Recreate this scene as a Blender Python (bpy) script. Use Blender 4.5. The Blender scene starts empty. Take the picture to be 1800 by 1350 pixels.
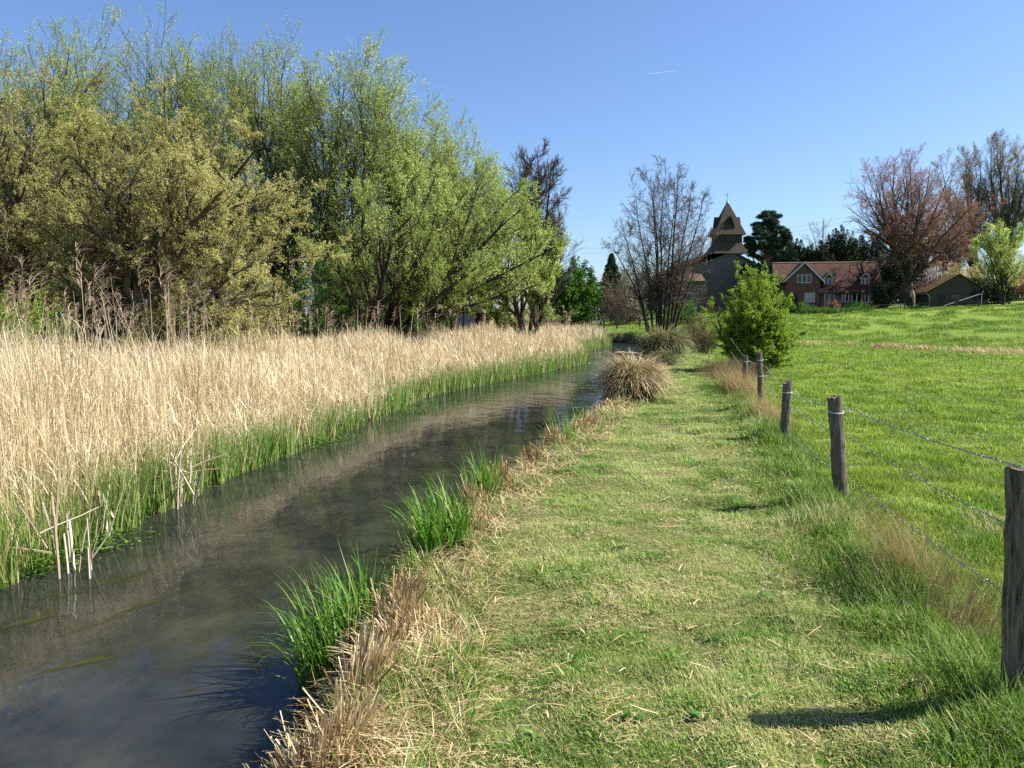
import bpy, math, random
import numpy as np
from math import radians, sin, cos, pi
C = bpy.context.scene
RNG = np.random.default_rng(7)
# ---------------------------------------------------------------- camera, sky, sun, exposure
F = 1352.0; PITCH = radians(5.07); CAMZ = 1.65
cd = bpy.data.cameras.new('camera'); cam = bpy.data.objects.new('camera', cd); C.collection.objects.link(cam)
cam.location = (0, 0, CAMZ); cam.rotation_euler = (pi/2 - PITCH, 0, 0)
cd.sensor_width = 36.0; cd.lens = 36.0*F/1800.0; cd.clip_start = 0.05; cd.clip_end = 20000
C.camera = cam
C.view_settings.view_transform = 'Standard'; C.view_settings.look = 'None'
C.view_settings.exposure = 1.25; C.view_settings.gamma = 1.0
SUN_AZ = radians(86)      # clockwise from +Y
SUN_EL = radians(44)
W = bpy.data.worlds.new("World"); C.world = W; W.use_nodes = True
nt = W.node_tree; nt.nodes.clear()
sky = nt.nodes.new('ShaderNodeTexSky'); sky.sky_type = 'NISHITA'; sky.sun_disc = False
sky.sun_elevation = SUN_EL; sky.sun_rotation = SUN_AZ; sky.altitude = 0; sky.air_density = 1.0; sky.dust_density = 0.7; sky.ozone_density = 4.5
bg = nt.nodes.new('ShaderNodeBackground'); bg.inputs[1].default_value = 0.070
wo = nt.nodes.new('ShaderNodeOutputWorld'); tint = nt.nodes.new('ShaderNodeMix'); tint.data_type = 'RGBA'; tint.blend_type = 'MULTIPLY'; tint.inputs[0].default_value = 1; tint.inputs[7].default_value = (.94, 1.0, 1.12, 1)
nt.links.new(sky.outputs[0], tint.inputs[6]); nt.links.new(tint.outputs[2], bg.inputs[0]); nt.links.new(bg.outputs[0], wo.inputs[0])
sl = bpy.data.lights.new('sun', 'SUN'); sl.energy = 5.0; sl.angle = radians(0.5); sl.color = (1.0, 0.955, 0.88)
so = bpy.data.objects.new('sun', sl); C.collection.objects.link(so)
sd = np.array([sin(SUN_AZ)*cos(SUN_EL), cos(SUN_AZ)*cos(SUN_EL), sin(SUN_EL)])
import mathutils
so.rotation_euler = mathutils.Vector(sd).to_track_quat('Z', 'Y').to_euler(); so.location = (30, 10, 60)
C.cycles.max_bounces = 6; C.cycles.diffuse_bounces = 3; C.cycles.glossy_bounces = 3; C.cycles.transmission_bounces = 4
C.cycles.transparent_max_bounces = 4; C.cycles.caustics_reflective = False; C.cycles.caustics_refractive = False
C.cycles.use_adaptive_sampling = True; C.cycles.adaptive_threshold = 0.012; C.cycles.use_denoising = False
# ---------------------------------------------------------------- helpers
def ray(px, py):
    X = (px-900)/F; v = (675-py)/F
    return np.array([X, cos(PITCH)+v*sin(PITCH), -sin(PITCH)+v*cos(PITCH)])
def at(px, py, Y):
    d = ray(px, py); return np.array([0, 0, CAMZ]) + d*(Y/d[1])
def onz(px, py, z):
    d = ray(px, py); return np.array([0, 0, CAMZ]) + d*((z-CAMZ)/d[2])
def tag(o, label=None, cat=None, group=None, kind=None):
    if label: o['label'] = label
    if cat: o['category'] = cat
    if group: o['group'] = group
    if kind: o['kind'] = kind
    return o
def empty(name, loc, label, cat, group=None, rz=0):
    o = bpy.data.objects.new(name, None); C.collection.objects.link(o); o.location = [float(a) for a in loc]; o.rotation_euler = (0, 0, rz)
    o.empty_display_size = 0.2
    return tag(o, label, cat, group)
def mesh_np(name, V, Fs, mats, parent=None, attrs=None, midx=None, smooth=False, origin=None):
    """V (n,3); Fs list of face arrays (quads and/or tris)"""
    V = np.asarray(V, dtype=np.float32)
    if origin is not None: V = V - np.asarray(origin, dtype=np.float32)
    Fs = [f for f in Fs if len(f)]
    me = bpy.data.meshes.new(name)
    me.vertices.add(len(V)); me.vertices.foreach_set('co', V.ravel())
    tot = np.concatenate([np.full(len(f), f.shape[1], dtype=np.int32) for f in Fs])
    li = np.concatenate([f.ravel() for f in Fs]).astype(np.int32)
    me.loops.add(len(li)); me.loops.foreach_set('vertex_index', li)
    me.polygons.add(len(tot)); st = np.concatenate([[0], np.cumsum(tot)[:-1]]).astype(np.int32)
    me.polygons.foreach_set('loop_start', st)
    try: me.polygons.foreach_set('loop_total', tot)
    except Exception: pass
    if midx is not None: me.polygons.foreach_set('material_index', np.asarray(midx, dtype=np.int32))
    me.polygons.foreach_set('use_smooth', np.full(len(tot), smooth))
    if attrs:
        for k, a in attrs.items():
            at_ = me.attributes.new(k, 'FLOAT', 'POINT'); at_.data.foreach_set('value', np.asarray(a, dtype=np.float32))
    me.update(calc_edges=True)
    for m in mats: me.materials.append(m)
    o = bpy.data.objects.new(name, me); C.collection.objects.link(o)
    if parent is not None: o.parent = parent
    elif origin is not None: o.location = [float(a) for a in origin]
    return o
class MB:
    """collects geometry batches, with rnd and tt attributes and material index"""
    def __init__(s): s.V = []; s.Q = []; s.T = []; s.mq = []; s.mt = []; s.r = []; s.t = []; s.n = 0
    def add(s, V, Q=None, T=None, rnd=0.5, tt=0.0, m=0):
        V = np.asarray(V, dtype=np.float32).reshape(-1, 3); k = len(V)
        s.V.append(V)
        s.r.append(np.broadcast_to(np.asarray(rnd, dtype=np.float32), (k,))); s.t.append(np.broadcast_to(np.asarray(tt, dtype=np.float32), (k,)))
        if Q is not None and len(Q): Q = np.asarray(Q); s.Q.append(Q+s.n); s.mq.append(np.full(len(Q), m))
        if T is not None and len(T): T = np.asarray(T); s.T.append(T+s.n); s.mt.append(np.full(len(T), m))
        s.n += k
    def build(s, name, mats, parent=None, smooth=False, origin=None):
        Q = np.concatenate(s.Q) if s.Q else np.zeros((0, 4), int); T = np.concatenate(s.T) if s.T else np.zeros((0, 3), int)
        mi = np.concatenate((s.mq if s.Q else []) + (s.mt if s.T else []))
        if not isinstance(mats, (list, tuple)): mats = [mats]
        if parent is not None and origin is None: origin = np.array(parent.location)
        o = mesh_np(name, np.concatenate(s.V), [Q, T], mats, parent, {'rnd': np.concatenate(s.r), 'tt': np.concatenate(s.t)}, mi, smooth, origin)
        return o
    # --- hard-surface primitives
    def box(s, lo, hi, m=0, rnd=0.5, M=None):
        x0, y0, z0 = lo; x1, y1, z1 = hi
        V = np.array([[x0,y0,z0],[x1,y0,z0],[x1,y1,z0],[x0,y1,z0],[x0,y0,z1],[x1,y0,z1],[x1,y1,z1],[x0,y1,z1]], float)
        if M is not None: V = M(V)
        s.add(V, [[0,3,2,1],[4,5,6,7],[0,1,5,4],[1,2,6,5],[2,3,7,6],[3,0,4,7]], rnd=rnd, m=m)
    def prism(s, poly, d, m=0, rnd=0.5, M=None):
        """poly (k,3) planar polygon extruded by vector d"""
        poly = np.asarray(poly, float); k = len(poly); V = np.concatenate([poly, poly+np.asarray(d, float)])
        if M is not None: V = M(V)
        T = [[0, i+1, i] for i in range(1, k-1)] + [[k, k+i, k+i+1] for i in range(1, k-1)]
        Q = [[i, (i+1) % k, (i+1) % k+k, i+k] for i in range(k)]
        s.add(V, Q, T, rnd=rnd, m=m)
    def tubes(s, P, R, S=6, m=0, rnd=0.5, tt=0.0, cap=False):
        """P (N,K,3), R (N,K)"""
        P = np.asarray(P, float); R = np.asarray(R, float)
        if P.ndim == 2: P = P[None]; R = R[None]
        N, K, _ = P.shape
        if N == 0: return
        Tn = np.gradient(P, axis=1); Tn /= np.linalg.norm(Tn, axis=2, keepdims=True)+1e-9
        mean = Tn.mean(axis=1); ref = np.where(np.abs(mean[:, 2:3]) > 0.8, np.array([[1.0, 0, 0]]), np.array([[0, 0, 1.0]]))
        u = np.cross(Tn, ref[:, None, :]); u /= np.linalg.norm(u, axis=2, keepdims=True)+1e-9
        w = np.cross(Tn, u)
        a = np.arange(S)*2*pi/S
        V = P[:, :, None, :] + R[:, :, None, None]*(u[:, :, None, :]*np.cos(a)[None, None, :, None] + w[:, :, None, :]*np.sin(a)[None, None, :, None])
        idx = np.arange(N*K*S).reshape(N, K, S)
        A = idx[:, :-1, :]; B = np.roll(idx, -1, axis=2)[:, :-1, :]; Cc = np.roll(idx, -1, axis=2)[:, 1:, :]; D = idx[:, 1:, :]
        Q = np.stack([A, D, Cc, B], axis=-1).reshape(-1, 4)
        r = np.repeat(np.broadcast_to(np.asarray(rnd, float), (N,)), K*S)
        t = np.broadcast_to(np.asarray(tt, float), (N,)); t = np.repeat(t, K*S)
        s.add(V.reshape(-1, 3), Q, rnd=r, tt=t, m=m)
        if cap:
            T = []
            for n in range(N):
                for i in range(1, S-1): T.append([idx[n, -1, 0], idx[n, -1, i+1], idx[n, -1, i]]); T.append([idx[n, 0, 0], idx[n, 0, i], idx[n, 0, i+1]])
            s.T.append(np.array(T)+s.n-N*K*S); s.mt.append(np.full(len(T), m))
    def ribbons(s, P, wd, wv=None, m=0, rnd=0.5, taper=1.0, tip=0.0):
        """P (N,K,3) centre lines, wd (N,) full widths, wv (N,3) width direction"""
        N, K, _ = P.shape
        if N == 0: return
        if wv is None:
            a = RNG.uniform(0, 2*pi, N); wv = np.stack([np.cos(a), np.sin(a), np.zeros(N)], 1)
        t = np.linspace(0, 1, K); prof = (1-t**2*taper)*(0.65+0.35*np.minimum(1, t*4)) ; prof = np.maximum(prof, tip)
        off = wv[:, None, :]*(0.5*np.asarray(wd)[:, None]*prof[None, :])[..., None]
        V = np.stack([P-off, P+off], axis=2)           # N,K,2,3
        idx = np.arange(N*K*2).reshape(N, K, 2)
        Q = np.stack([idx[:, :-1, 0], idx[:, :-1, 1], idx[:, 1:, 1], idx[:, 1:, 0]], -1).reshape(-1, 4)
        s.add(V.reshape(-1, 3), Q, rnd=np.repeat(np.broadcast_to(np.asarray(rnd, float), (N,)), K*2), tt=np.tile(np.repeat(t, 2), N), m=m)
    def leaves(s, Pn, ln, wd, m=0, rnd=None, droop=0.0, up=0.0):
        """diamond leaves at points"""
        N = len(Pn)
        if N == 0: return
        d = RNG.normal(size=(N, 3)); d[:, 2] += up-droop; d /= np.linalg.norm(d, axis=1, keepdims=True)
        e = np.cross(d, RNG.normal(size=(N, 3))); e /= np.linalg.norm(e, axis=1, keepdims=True)+1e-9
        L = (ln*RNG.uniform(.6, 1.3, N))[:, None]; w = (wd*RNG.uniform(.6, 1.3, N))[:, None]
        V = np.stack([Pn, Pn+d*L*.5+e*w*.5, Pn+d*L, Pn+d*L*.5-e*w*.5], 1).reshape(-1, 3)
        Q = np.arange(N*4).reshape(N, 4)
        if rnd is None: rnd = RNG.random(N)
        s.add(V, Q, rnd=np.repeat(rnd, 4), tt=0.5, m=m)
def arcs(base, L, th0, th1, az, K, power=1.0, wig=0.0):
    """curved blades: angle from vertical goes th0 -> th1; az heading of lean"""
    N = len(base); t = (np.arange(K-1)+.5)/(K-1)
    th = th0[:, None] + (th1-th0)[:, None]*t[None, :]**power
    a = az[:, None] + (RNG.normal(0, wig, (N, K-1)) if wig else 0)
    st = (L/(K-1))[:, None]
    d = np.stack([np.sin(th)*np.cos(a)*st, np.sin(th)*np.sin(a)*st, np.cos(th)*st], -1)
    P = np.concatenate([base[:, None, :], base[:, None, :]+np.cumsum(d, axis=1)], axis=1)
    wv = np.stack([-np.sin(az), np.cos(az), np.zeros(N)], 1)
    return P, wv
_tab = np.random.default_rng(3).random((256, 256))
def vn(x, y, sc, off=0):
    x = np.asarray(x)/sc+off*17.3+1000; y = np.asarray(y)/sc+off*9.1+1000
    xi = np.floor(x).astype(int); yi = np.floor(y).astype(int); fx = x-xi; fy = y-yi
    fx = fx*fx*(3-2*fx); fy = fy*fy*(3-2*fy)
    g = lambda i, j: _tab[i % 256, j % 256]
    return (g(xi, yi)*(1-fx)+g(xi+1, yi)*fx)*(1-fy)+(g(xi, yi+1)*(1-fx)+g(xi+1, yi+1)*fx)*fy
def sstep(a, b, x):
    t = np.clip((np.asarray(x)-a)/(b-a), 0, 1); return t*t*(3-2*t)
# ---------------------------------------------------------------- materials
def new_mat(name):
    m = bpy.data.materials.new(name); m.use_nodes = True; nt = m.node_tree; nt.nodes.clear()
    out = nt.nodes.new('ShaderNodeOutputMaterial'); return m, nt, out
def ramp(nt, src, stops):
    r = nt.nodes.new('ShaderNodeValToRGB'); e = r.color_ramp.elements
    while len(e) < len(stops): e.new(0.5)
    for i, (p, c) in enumerate(stops): e[i].position = p; e[i].color = (*c, 1)
    if src is not None: nt.links.new(src, r.inputs[0])
    return r.outputs[0]
def attr(nt, n):
    a = nt.nodes.new('ShaderNodeAttribute'); a.attribute_name = n; return a.outputs['Fac']
def noise(nt, scale, detail=4, rough=.55, vec=None, dist=0):
    n = nt.nodes.new('ShaderNodeTexNoise'); n.inputs['Scale'].default_value = scale; n.inputs['Detail'].default_value = detail
    n.inputs['Roughness'].default_value = rough; n.inputs['Distortion'].default_value = dist
    if vec is not None: nt.links.new(vec, n.inputs['Vector'])
    return n.outputs['Fac']
def mixc(nt, fac, a, b, mode='MIX'):
    m = nt.nodes.new('ShaderNodeMix'); m.data_type = 'RGBA'; m.blend_type = mode
    for i, v in ((0, fac), (6, a), (7, b)):
        if hasattr(v, 'links') or hasattr(v, 'is_linked'): nt.links.new(v, m.inputs[i])
        elif i == 0: m.inputs[0].default_value = v
        else: m.inputs[i].default_value = (*v, 1)
    return m.outputs[2]
def math_(nt, op, a, b=0.0):
    m = nt.nodes.new('ShaderNodeMath'); m.operation = op
    for i, v in ((0, a), (1, b)):
        if hasattr(v, 'is_linked'): nt.links.new(v, m.inputs[i])
        else: m.inputs[i].default_value = v
    return m.outputs[0]
def posn(nt, scale=(1, 1, 1), kind='pos'):
    if kind == 'pos':
        g = nt.nodes.new('ShaderNodeNewGeometry'); src = g.outputs['Position']
    else:
        g = nt.nodes.new('ShaderNodeTexCoord'); src = g.outputs['Object']
    mp = nt.nodes.new('ShaderNodeMapping'); mp.inputs['Scale'].default_value = scale; nt.links.new(src, mp.inputs[0]); return mp.outputs[0]
def mat_leaf(name, stops, trans=0.35, rough=0.5, tip=None, root=None, spec=0.12, patch=None):
    """stops over rnd attribute; optional tip/root colours along tt; patch=(scale, colour, amount) slow variation in place"""
    m, nt, out = new_mat(name)
    col = ramp(nt, attr(nt, 'rnd'), stops)
    if patch:
        f = noise(nt, patch[0], 3, .5, posn(nt)); f = ramp(nt, f, [(.42, (0, 0, 0)), (.62, (patch[2],)*3)])
        col = mixc(nt, f, col, patch[1])
    if root is not None:
        f = ramp(nt, attr(nt, 'tt'), [(0, (1, 1, 1)), (root[1], (0, 0, 0))]); col = mixc(nt, f, col, root[0])
    if tip is not None:
        f = ramp(nt, attr(nt, 'tt'), [(tip[1], (0, 0, 0)), (1, (1, 1, 1))]); col = mixc(nt, f, col, tip[0])
    d = nt.nodes.new('ShaderNodeBsdfPrincipled'); d.inputs['Roughness'].default_value = rough; d.inputs['Specular IOR Level'].default_value = spec
    nt.links.new(col, d.inputs['Base Color'])
    if trans > 0:
        t = nt.nodes.new('ShaderNodeBsdfTranslucent'); nt.links.new(col, t.inputs[0])
        mx = nt.nodes.new('ShaderNodeMixShader'); mx.inputs[0].default_value = trans
        nt.links.new(d.outputs[0], mx.inputs[1]); nt.links.new(t.outputs[0], mx.inputs[2]); nt.links.new(mx.outputs[0], out.inputs[0])
    else: nt.links.new(d.outputs[0], out.inputs[0])
    return m
def mat_rough(name, c1, c2, scale=8, stretch=(1, 1, 1), rough=.85, bump=0.3, c3=None, kind='obj', spec=.2, detail=6, dist=.02):
    m, nt, out = new_mat(name); v = posn(nt, stretch, kind)
    f = noise(nt, scale, detail, .6, v)
    col = ramp(nt, f, [(.3, c1), (.7, c2)])
    if c3 is not None:
        f2 = noise(nt, scale*.23, 3, .5, v); f2 = ramp(nt, f2, [(.5, (0, 0, 0)), (.62, (1, 1, 1))]); col = mixc(nt, f2, col, c3)
    d = nt.nodes.new('ShaderNodeBsdfPrincipled'); d.inputs['Roughness'].default_value = rough; d.inputs['Specular IOR Level'].default_value = spec
    nt.links.new(col, d.inputs['Base Color'])
    if bump:
        b = nt.nodes.new('ShaderNodeBump'); b.inputs['Strength'].default_value = bump; b.inputs['Distance'].default_value = dist
        nt.links.new(f, b.inputs['Height']); nt.links.new(b.outputs[0], d.inputs['Normal'])
    nt.links.new(d.outputs[0], out.inputs[0]); return m
# ---------------------------------------------------------------- terrain
LEFT = np.array([(-5.5,-14),(-4.6,0),(-4.1,6.1),(-3.95,7.8),(-3.8,10.2),(-2.9,15.3),(-2.4,20),(0,26.4),(3.1,34),(3.6,38),(3.8,43),(5.0,49),(6.9,55),(6.2,60),(1,65),(-12,69)], float)
RIGHT = np.array([(-1.4,-14),(-1.2,0),(-1.02,2.7),(-.98,5.2),(-.60,7.2),(.12,9.4),(1.12,13.3),(1.85,16),(3.0,20.5),(4.4,27),(6.3,36),(7.6,44),(8.8,51),(9.8,57),(9.0,63),(5,69),(-12,77)], float)
RIV = np.concatenate([LEFT, RIGHT[::-1]])
WZ = -0.5
def riv_sd(x, y):
    """signed distance to the river outline, negative inside; second value: True when nearer the left bank"""
    sh = np.shape(x); x = np.ravel(x).astype(float); y = np.ravel(y).astype(float)
    def dseg(L):
        best = np.full(len(x), 1e9)
        for a, b in zip(L[:-1], L[1:]):
            ab = b-a; t = np.clip(((x-a[0])*ab[0]+(y-a[1])*ab[1])/(ab@ab), 0, 1)
            best = np.minimum(best, np.hypot(x-a[0]-t*ab[0], y-a[1]-t*ab[1]))
        return best
    dl = dseg(LEFT); dr = dseg(RIGHT); ins = np.zeros(len(x), bool); n = len(RIV)
    for i in range(n):
        a = RIV[i]; b = RIV[(i+1) % n]
        c = (a[1] > y) != (b[1] > y)
        with np.errstate(divide='ignore', invalid='ignore'): ins ^= c & (x < (b[0]-a[0])*(y-a[1])/(b[1]-a[1]+1e-12)+a[0])
    d = np.minimum(dl, dr); d = np.where(ins, -d, d)
    return d.reshape(sh), (dl < dr).reshape(sh)
def fence_x(y): return 1.43+0.215*y
def ground(x, y):
    x = np.asarray(x, float); y = np.asarray(y, float)
    rise = sstep(44, 96, y+0.10*(x-30))*sstep(6, 20, x)
    land = rise*(1.35+0.045*np.clip(x-33, 0, 60)) + .8*sstep(104, 118, y)*sstep(6, 20, x)
    land = land + 0.25*sstep(50, 75, y)*(1-sstep(20, 32, x))
    land = land + (vn(x, y, .30)-.5)*.075 + (vn(x, y, 1.1, 1)-.5)*.09
    out_m = sstep(-.6, .3, x-fence_x(y))          # meadow side
    land = land - .06*out_m*(1-rise) + out_m*sstep(30, 60, y)*(1-sstep(100, 115, y))*((vn(x, y*.8, 1.6, 3)-.5)*.42+(vn(x, y*.7, 3.5, 7)-.5)*.35)
    land = land + .06*np.exp(-((x-fence_x(y)+.15)/.45)**2)*(vn(x, y, .8, 5))
    sdv, isl = riv_sd(x, y)
    left = -.42+.45*sstep(2, 12, sdv)+(vn(x, y, 1.1, 2)-.5)*.1
    far = sstep(55, 62, y)
    lnd = np.where(isl, left*(1-far)+far*(land), land)
    bank = np.where(isl, sstep(0, .8, sdv), sstep(0, .45, sdv)**.8)
    return np.where(sdv < 0, WZ-.55*sstep(0, 1.0, -sdv), WZ+(lnd-WZ)*bank)
def build_ground():
    def axis(step, inner0, inner1, lo, hi, g=1.09):
        a = list(np.arange(inner0, inner1, step)); s = step; p = inner1
        while p < hi: a.append(p); s *= g; p += s
        a.append(hi); s = step*g; p = inner0-s; pre = []
        while p > lo: pre.append(p); s *= g; p -= s
        pre.append(lo); return np.array(pre[::-1]+a)
    xs = axis(.13, -6, 14, -4000, 4000, 1.055); ys = axis(.13, 1.5, 24, -400, 6000, 1.022)
    X, Y = np.meshgrid(xs, ys); Z = ground(X, Y)
    n = X.size; idx = np.arange(n).reshape(X.shape)
    Q = np.stack([idx[:-1, :-1], idx[:-1, 1:], idx[1:, 1:], idx[1:, :-1]], -1).reshape(-1, 4)
    sdv, isl = riv_sd(X, Y)
    zone = np.where(isl, 0.0, np.where(X < fence_x(Y), .5, 1.0))
    m, nt, out = new_mat('turf_soil')
    v = posn(nt)
    f1 = noise(nt, 1.3, 5, .6, v); f2 = noise(nt, 22, 5, .65, v); f3 = noise(nt, 95, 3, .6, v)
    soil = ramp(nt, f2, [(.3, (.035, .028, .015)), (.7, (.10, .085, .045))])
    path = ramp(nt, f2, [(.25, (.05, .06, .018)), (.5, (.15, .16, .05)), (.75, (.34, .30, .14))])
    path = mixc(nt, ramp(nt, f1, [(.45, (0, 0, 0)), (.7, (.6, .6, .6))]), path, (.12, .16, .05))
    mead = ramp(nt, f2, [(.3, (.07, .13, .018)), (.7, (.19, .27, .04))])
    mead = mixc(nt, ramp(nt, noise(nt, .11, 4, .6, v), [(.45, (0, 0, 0)), (.65, (.7, .7, .7))]), mead, (.26, .29, .06))
    z = attr(nt, 'tt')
    col = mixc(nt, math_(nt, 'MULTIPLY', math_(nt, 'MAXIMUM', math_(nt, 'SUBTRACT', z, .25), 0), 4), soil, path)
    col = mixc(nt, ramp(nt, z, [(.6, (0, 0, 0)), (.9, (1, 1, 1))]), col, mead)
    g = nt.nodes.new('ShaderNodeNewGeometry'); sx = nt.nodes.new('ShaderNodeSeparateXYZ'); nt.links.new(g.outputs[0], sx.inputs[0])
    lowf = ramp(nt, math_(nt, 'ADD', sx.outputs[2], .62), [(0.10, (1, 1, 1)), (.45, (0, 0, 0))])
    col = mixc(nt, lowf, col, (.035, .03, .018))
    p = nt.nodes.new('ShaderNodeBsdfPrincipled'); p.inputs['Roughness'].default_value = .95; p.inputs['Specular IOR Level'].default_value = .1
    nt.links.new(col, p.inputs['Base Color'])
    b = nt.nodes.new('ShaderNodeBump'); b.inputs['Distance'].default_value = .04; b.inputs['Strength'].default_value = .8
    nt.links.new(math_(nt, 'ADD', f2, f3), b.inputs['Height']); nt.links.new(b.outputs[0], p.inputs['Normal']); nt.links.new(p.outputs[0], out.inputs[0])
    o = mesh_np('ground', np.stack([X.ravel(), Y.ravel(), Z.ravel()], 1), [Q], [m], None, {'tt': zone.ravel()}, None, True)
    tag(o, kind='structure')
build_ground()
def build_water():
    m, nt, out = new_mat('river_water')
    v = posn(nt)
    bed = ramp(nt, noise(nt, 1.6, 6, .65, v), [(.35, (.013, .015, .012)), (.55, (.024, .026, .020)), (.75, (.042, .042, .030))])
    d = nt.nodes.new('ShaderNodeBsdfDiffuse'); nt.links.new(bed, d.inputs[0])
    g = nt.nodes.new('ShaderNodeBsdfGlossy'); g.inputs['Roughness'].default_value = .0; g.inputs['Color'].default_value = (.80, .84, .90, 1)
    # ripples: slow swell, small wavelets, riffle patches
    va = posn(nt, (1, .55, 1))
    h = math_(nt, 'MULTIPLY', noise(nt, 2.4, 3, .5, va, .2), .7)
    h = math_(nt, 'ADD', h, math_(nt, 'MULTIPLY', noise(nt, 13, 3, .55, va, .3), .09))
    pat = ramp(nt, noise(nt, .33, 3, .6, va), [(.50, (0, 0, 0)), (.62, (1, 1, 1))])
    h = math_(nt, 'ADD', h, math_(nt, 'MULTIPLY', math_(nt, 'MULTIPLY', noise(nt, 7, 3, .5, va, .5), pat), .30))
    gy = nt.nodes.new('ShaderNodeSeparateXYZ'); nt.links.new(posn(nt), gy.inputs[0]); mr = nt.nodes.new('ShaderNodeMapRange'); mr.inputs[1].default_value = 15; mr.inputs[2].default_value = 30; nt.links.new(gy.outputs[1], mr.inputs[0])
    pat2 = ramp(nt, noise(nt, .5, 3, .6, posn(nt, (.5, 1, 1))), [(.40, (0, 0, 0)), (.56, (1, 1, 1))])
    h = math_(nt, 'ADD', h, math_(nt, 'MULTIPLY', math_(nt, 'MULTIPLY', noise(nt, 5, 3, .55, va, .3), math_(nt, 'MULTIPLY', pat2, mr.outputs[0])), 3.2))
    b = nt.nodes.new('ShaderNodeBump'); b.inputs['Distance'].default_value = .012; b.inputs['Strength'].default_value = 1.0
    nt.links.new(h, b.inputs['Height']); nt.links.new(b.outputs[0], g.inputs['Normal'])
    fr = nt.nodes.new('ShaderNodeFresnel'); fr.inputs[0].default_value = 1.34; nt.links.new(b.outputs[0], fr.inputs['Normal'])
    mx = nt.nodes.new('ShaderNodeMixShader'); nt.links.new(fr.outputs[0], mx.inputs[0]); nt.links.new(d.outputs[0], mx.inputs[1]); nt.links.new(g.outputs[0], mx.inputs[2])
    nt.links.new(mx.outputs[0], out.inputs[0])
    V = [(-14, -14, WZ), (12, -14, WZ), (14, 80, WZ), (-16, 80, WZ)]
    o = mesh_np('water', V, [np.array([[0, 1, 2, 3]])], [m]); tag(o, kind='structure')
build_water()
# ---------------------------------------------------------------- ground cover
STRAW = [(0, (.26, .17, .075)), (.35, (.46, .33, .16)), (.7, (.60, .46, .25)), (1, (.72, .61, .40))]
M_mown = mat_leaf('mown_grass_blades', [(0, (.07, .16, .02)), (.3, (.18, .32, .045)), (.6, (.31, .44, .10)), (.87, (.50, .52, .20)), (1, (.70, .62, .34))], .4, .5, patch=(2.6, (.58, .52, .24), .4))
M_mead = mat_leaf('meadow_grass_blades', [(0, (.06, .14, .012)), (.45, (.18, .29, .035)), (.8, (.34, .44, .08)), (1, (.55, .56, .20))], .45, .45, patch=(.6, (.28, .36, .06), .6))
M_tall = mat_leaf('verge_grass_blades', [(0, (.05, .13, .012)), (.45, (.14, .26, .03)), (.75, (.27, .38, .07)), (.85, (.50, .43, .20)), (1, (.66, .58, .34))], .35, .45)
M_red = mat_leaf('dead_grass_blades', [(0, (.15, .09, .04)), (.5, (.32, .22, .10)), (.8, (.48, .38, .20)), (1, (.16, .22, .05))], .25, .6)
M_straw = mat_leaf('straw', STRAW, .2, .6)
M_reed = mat_leaf('dry_reed', [(0, (.24, .17, .09)), (.3, (.50, .40, .22)), (.75, (.74, .62, .40)), (1, (.88, .81, .62))], .30, .5, spec=.2)
M_plume = mat_leaf('reed_plume', [(0, (.17, .12, .08)), (1, (.46, .35, .25))], .3, .8)
M_iris = mat_leaf('young_reed_blades', [(0, (.06, .14, .02)), (.4, (.14, .27, .04)), (.65, (.24, .34, .08)), (.8, (.48, .42, .20)), (1, (.66, .57, .34))], .4, .5, spec=.3)
M_sedge = mat_leaf('sedge_blades', [(0, (.04, .11, .012)), (.5, (.10, .24, .022)), (.9, (.20, .36, .04)), (1, (.46, .42, .20))], .45, .45, spec=.25)
M_stub = mat_leaf('reed_stubble', [(0, (.14, .09, .045)), (.35, (.34, .23, .11)), (.7, (.55, .42, .22)), (1, (.70, .60, .38))], .15, .6)
M_cress = mat_leaf('water_plant', [(0, (.03, .09, .01)), (.6, (.07, .17, .02)), (1, (.22, .30, .05))], .3, .4)
def logy(n, a, b): return np.exp(RNG.uniform(math.log(a), math.log(b), n))
def pts(x, y, dz=0.0):
    return np.stack([x, y, ground(x, y)+dz], 1)
def rx(y): return np.interp(y, RIGHT[:, 1], RIGHT[:, 0])
def lx(y): return np.interp(y, LEFT[:13, 1], LEFT[:13, 0])
def U(a, b, n): return RNG.uniform(a, b, n)
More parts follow.
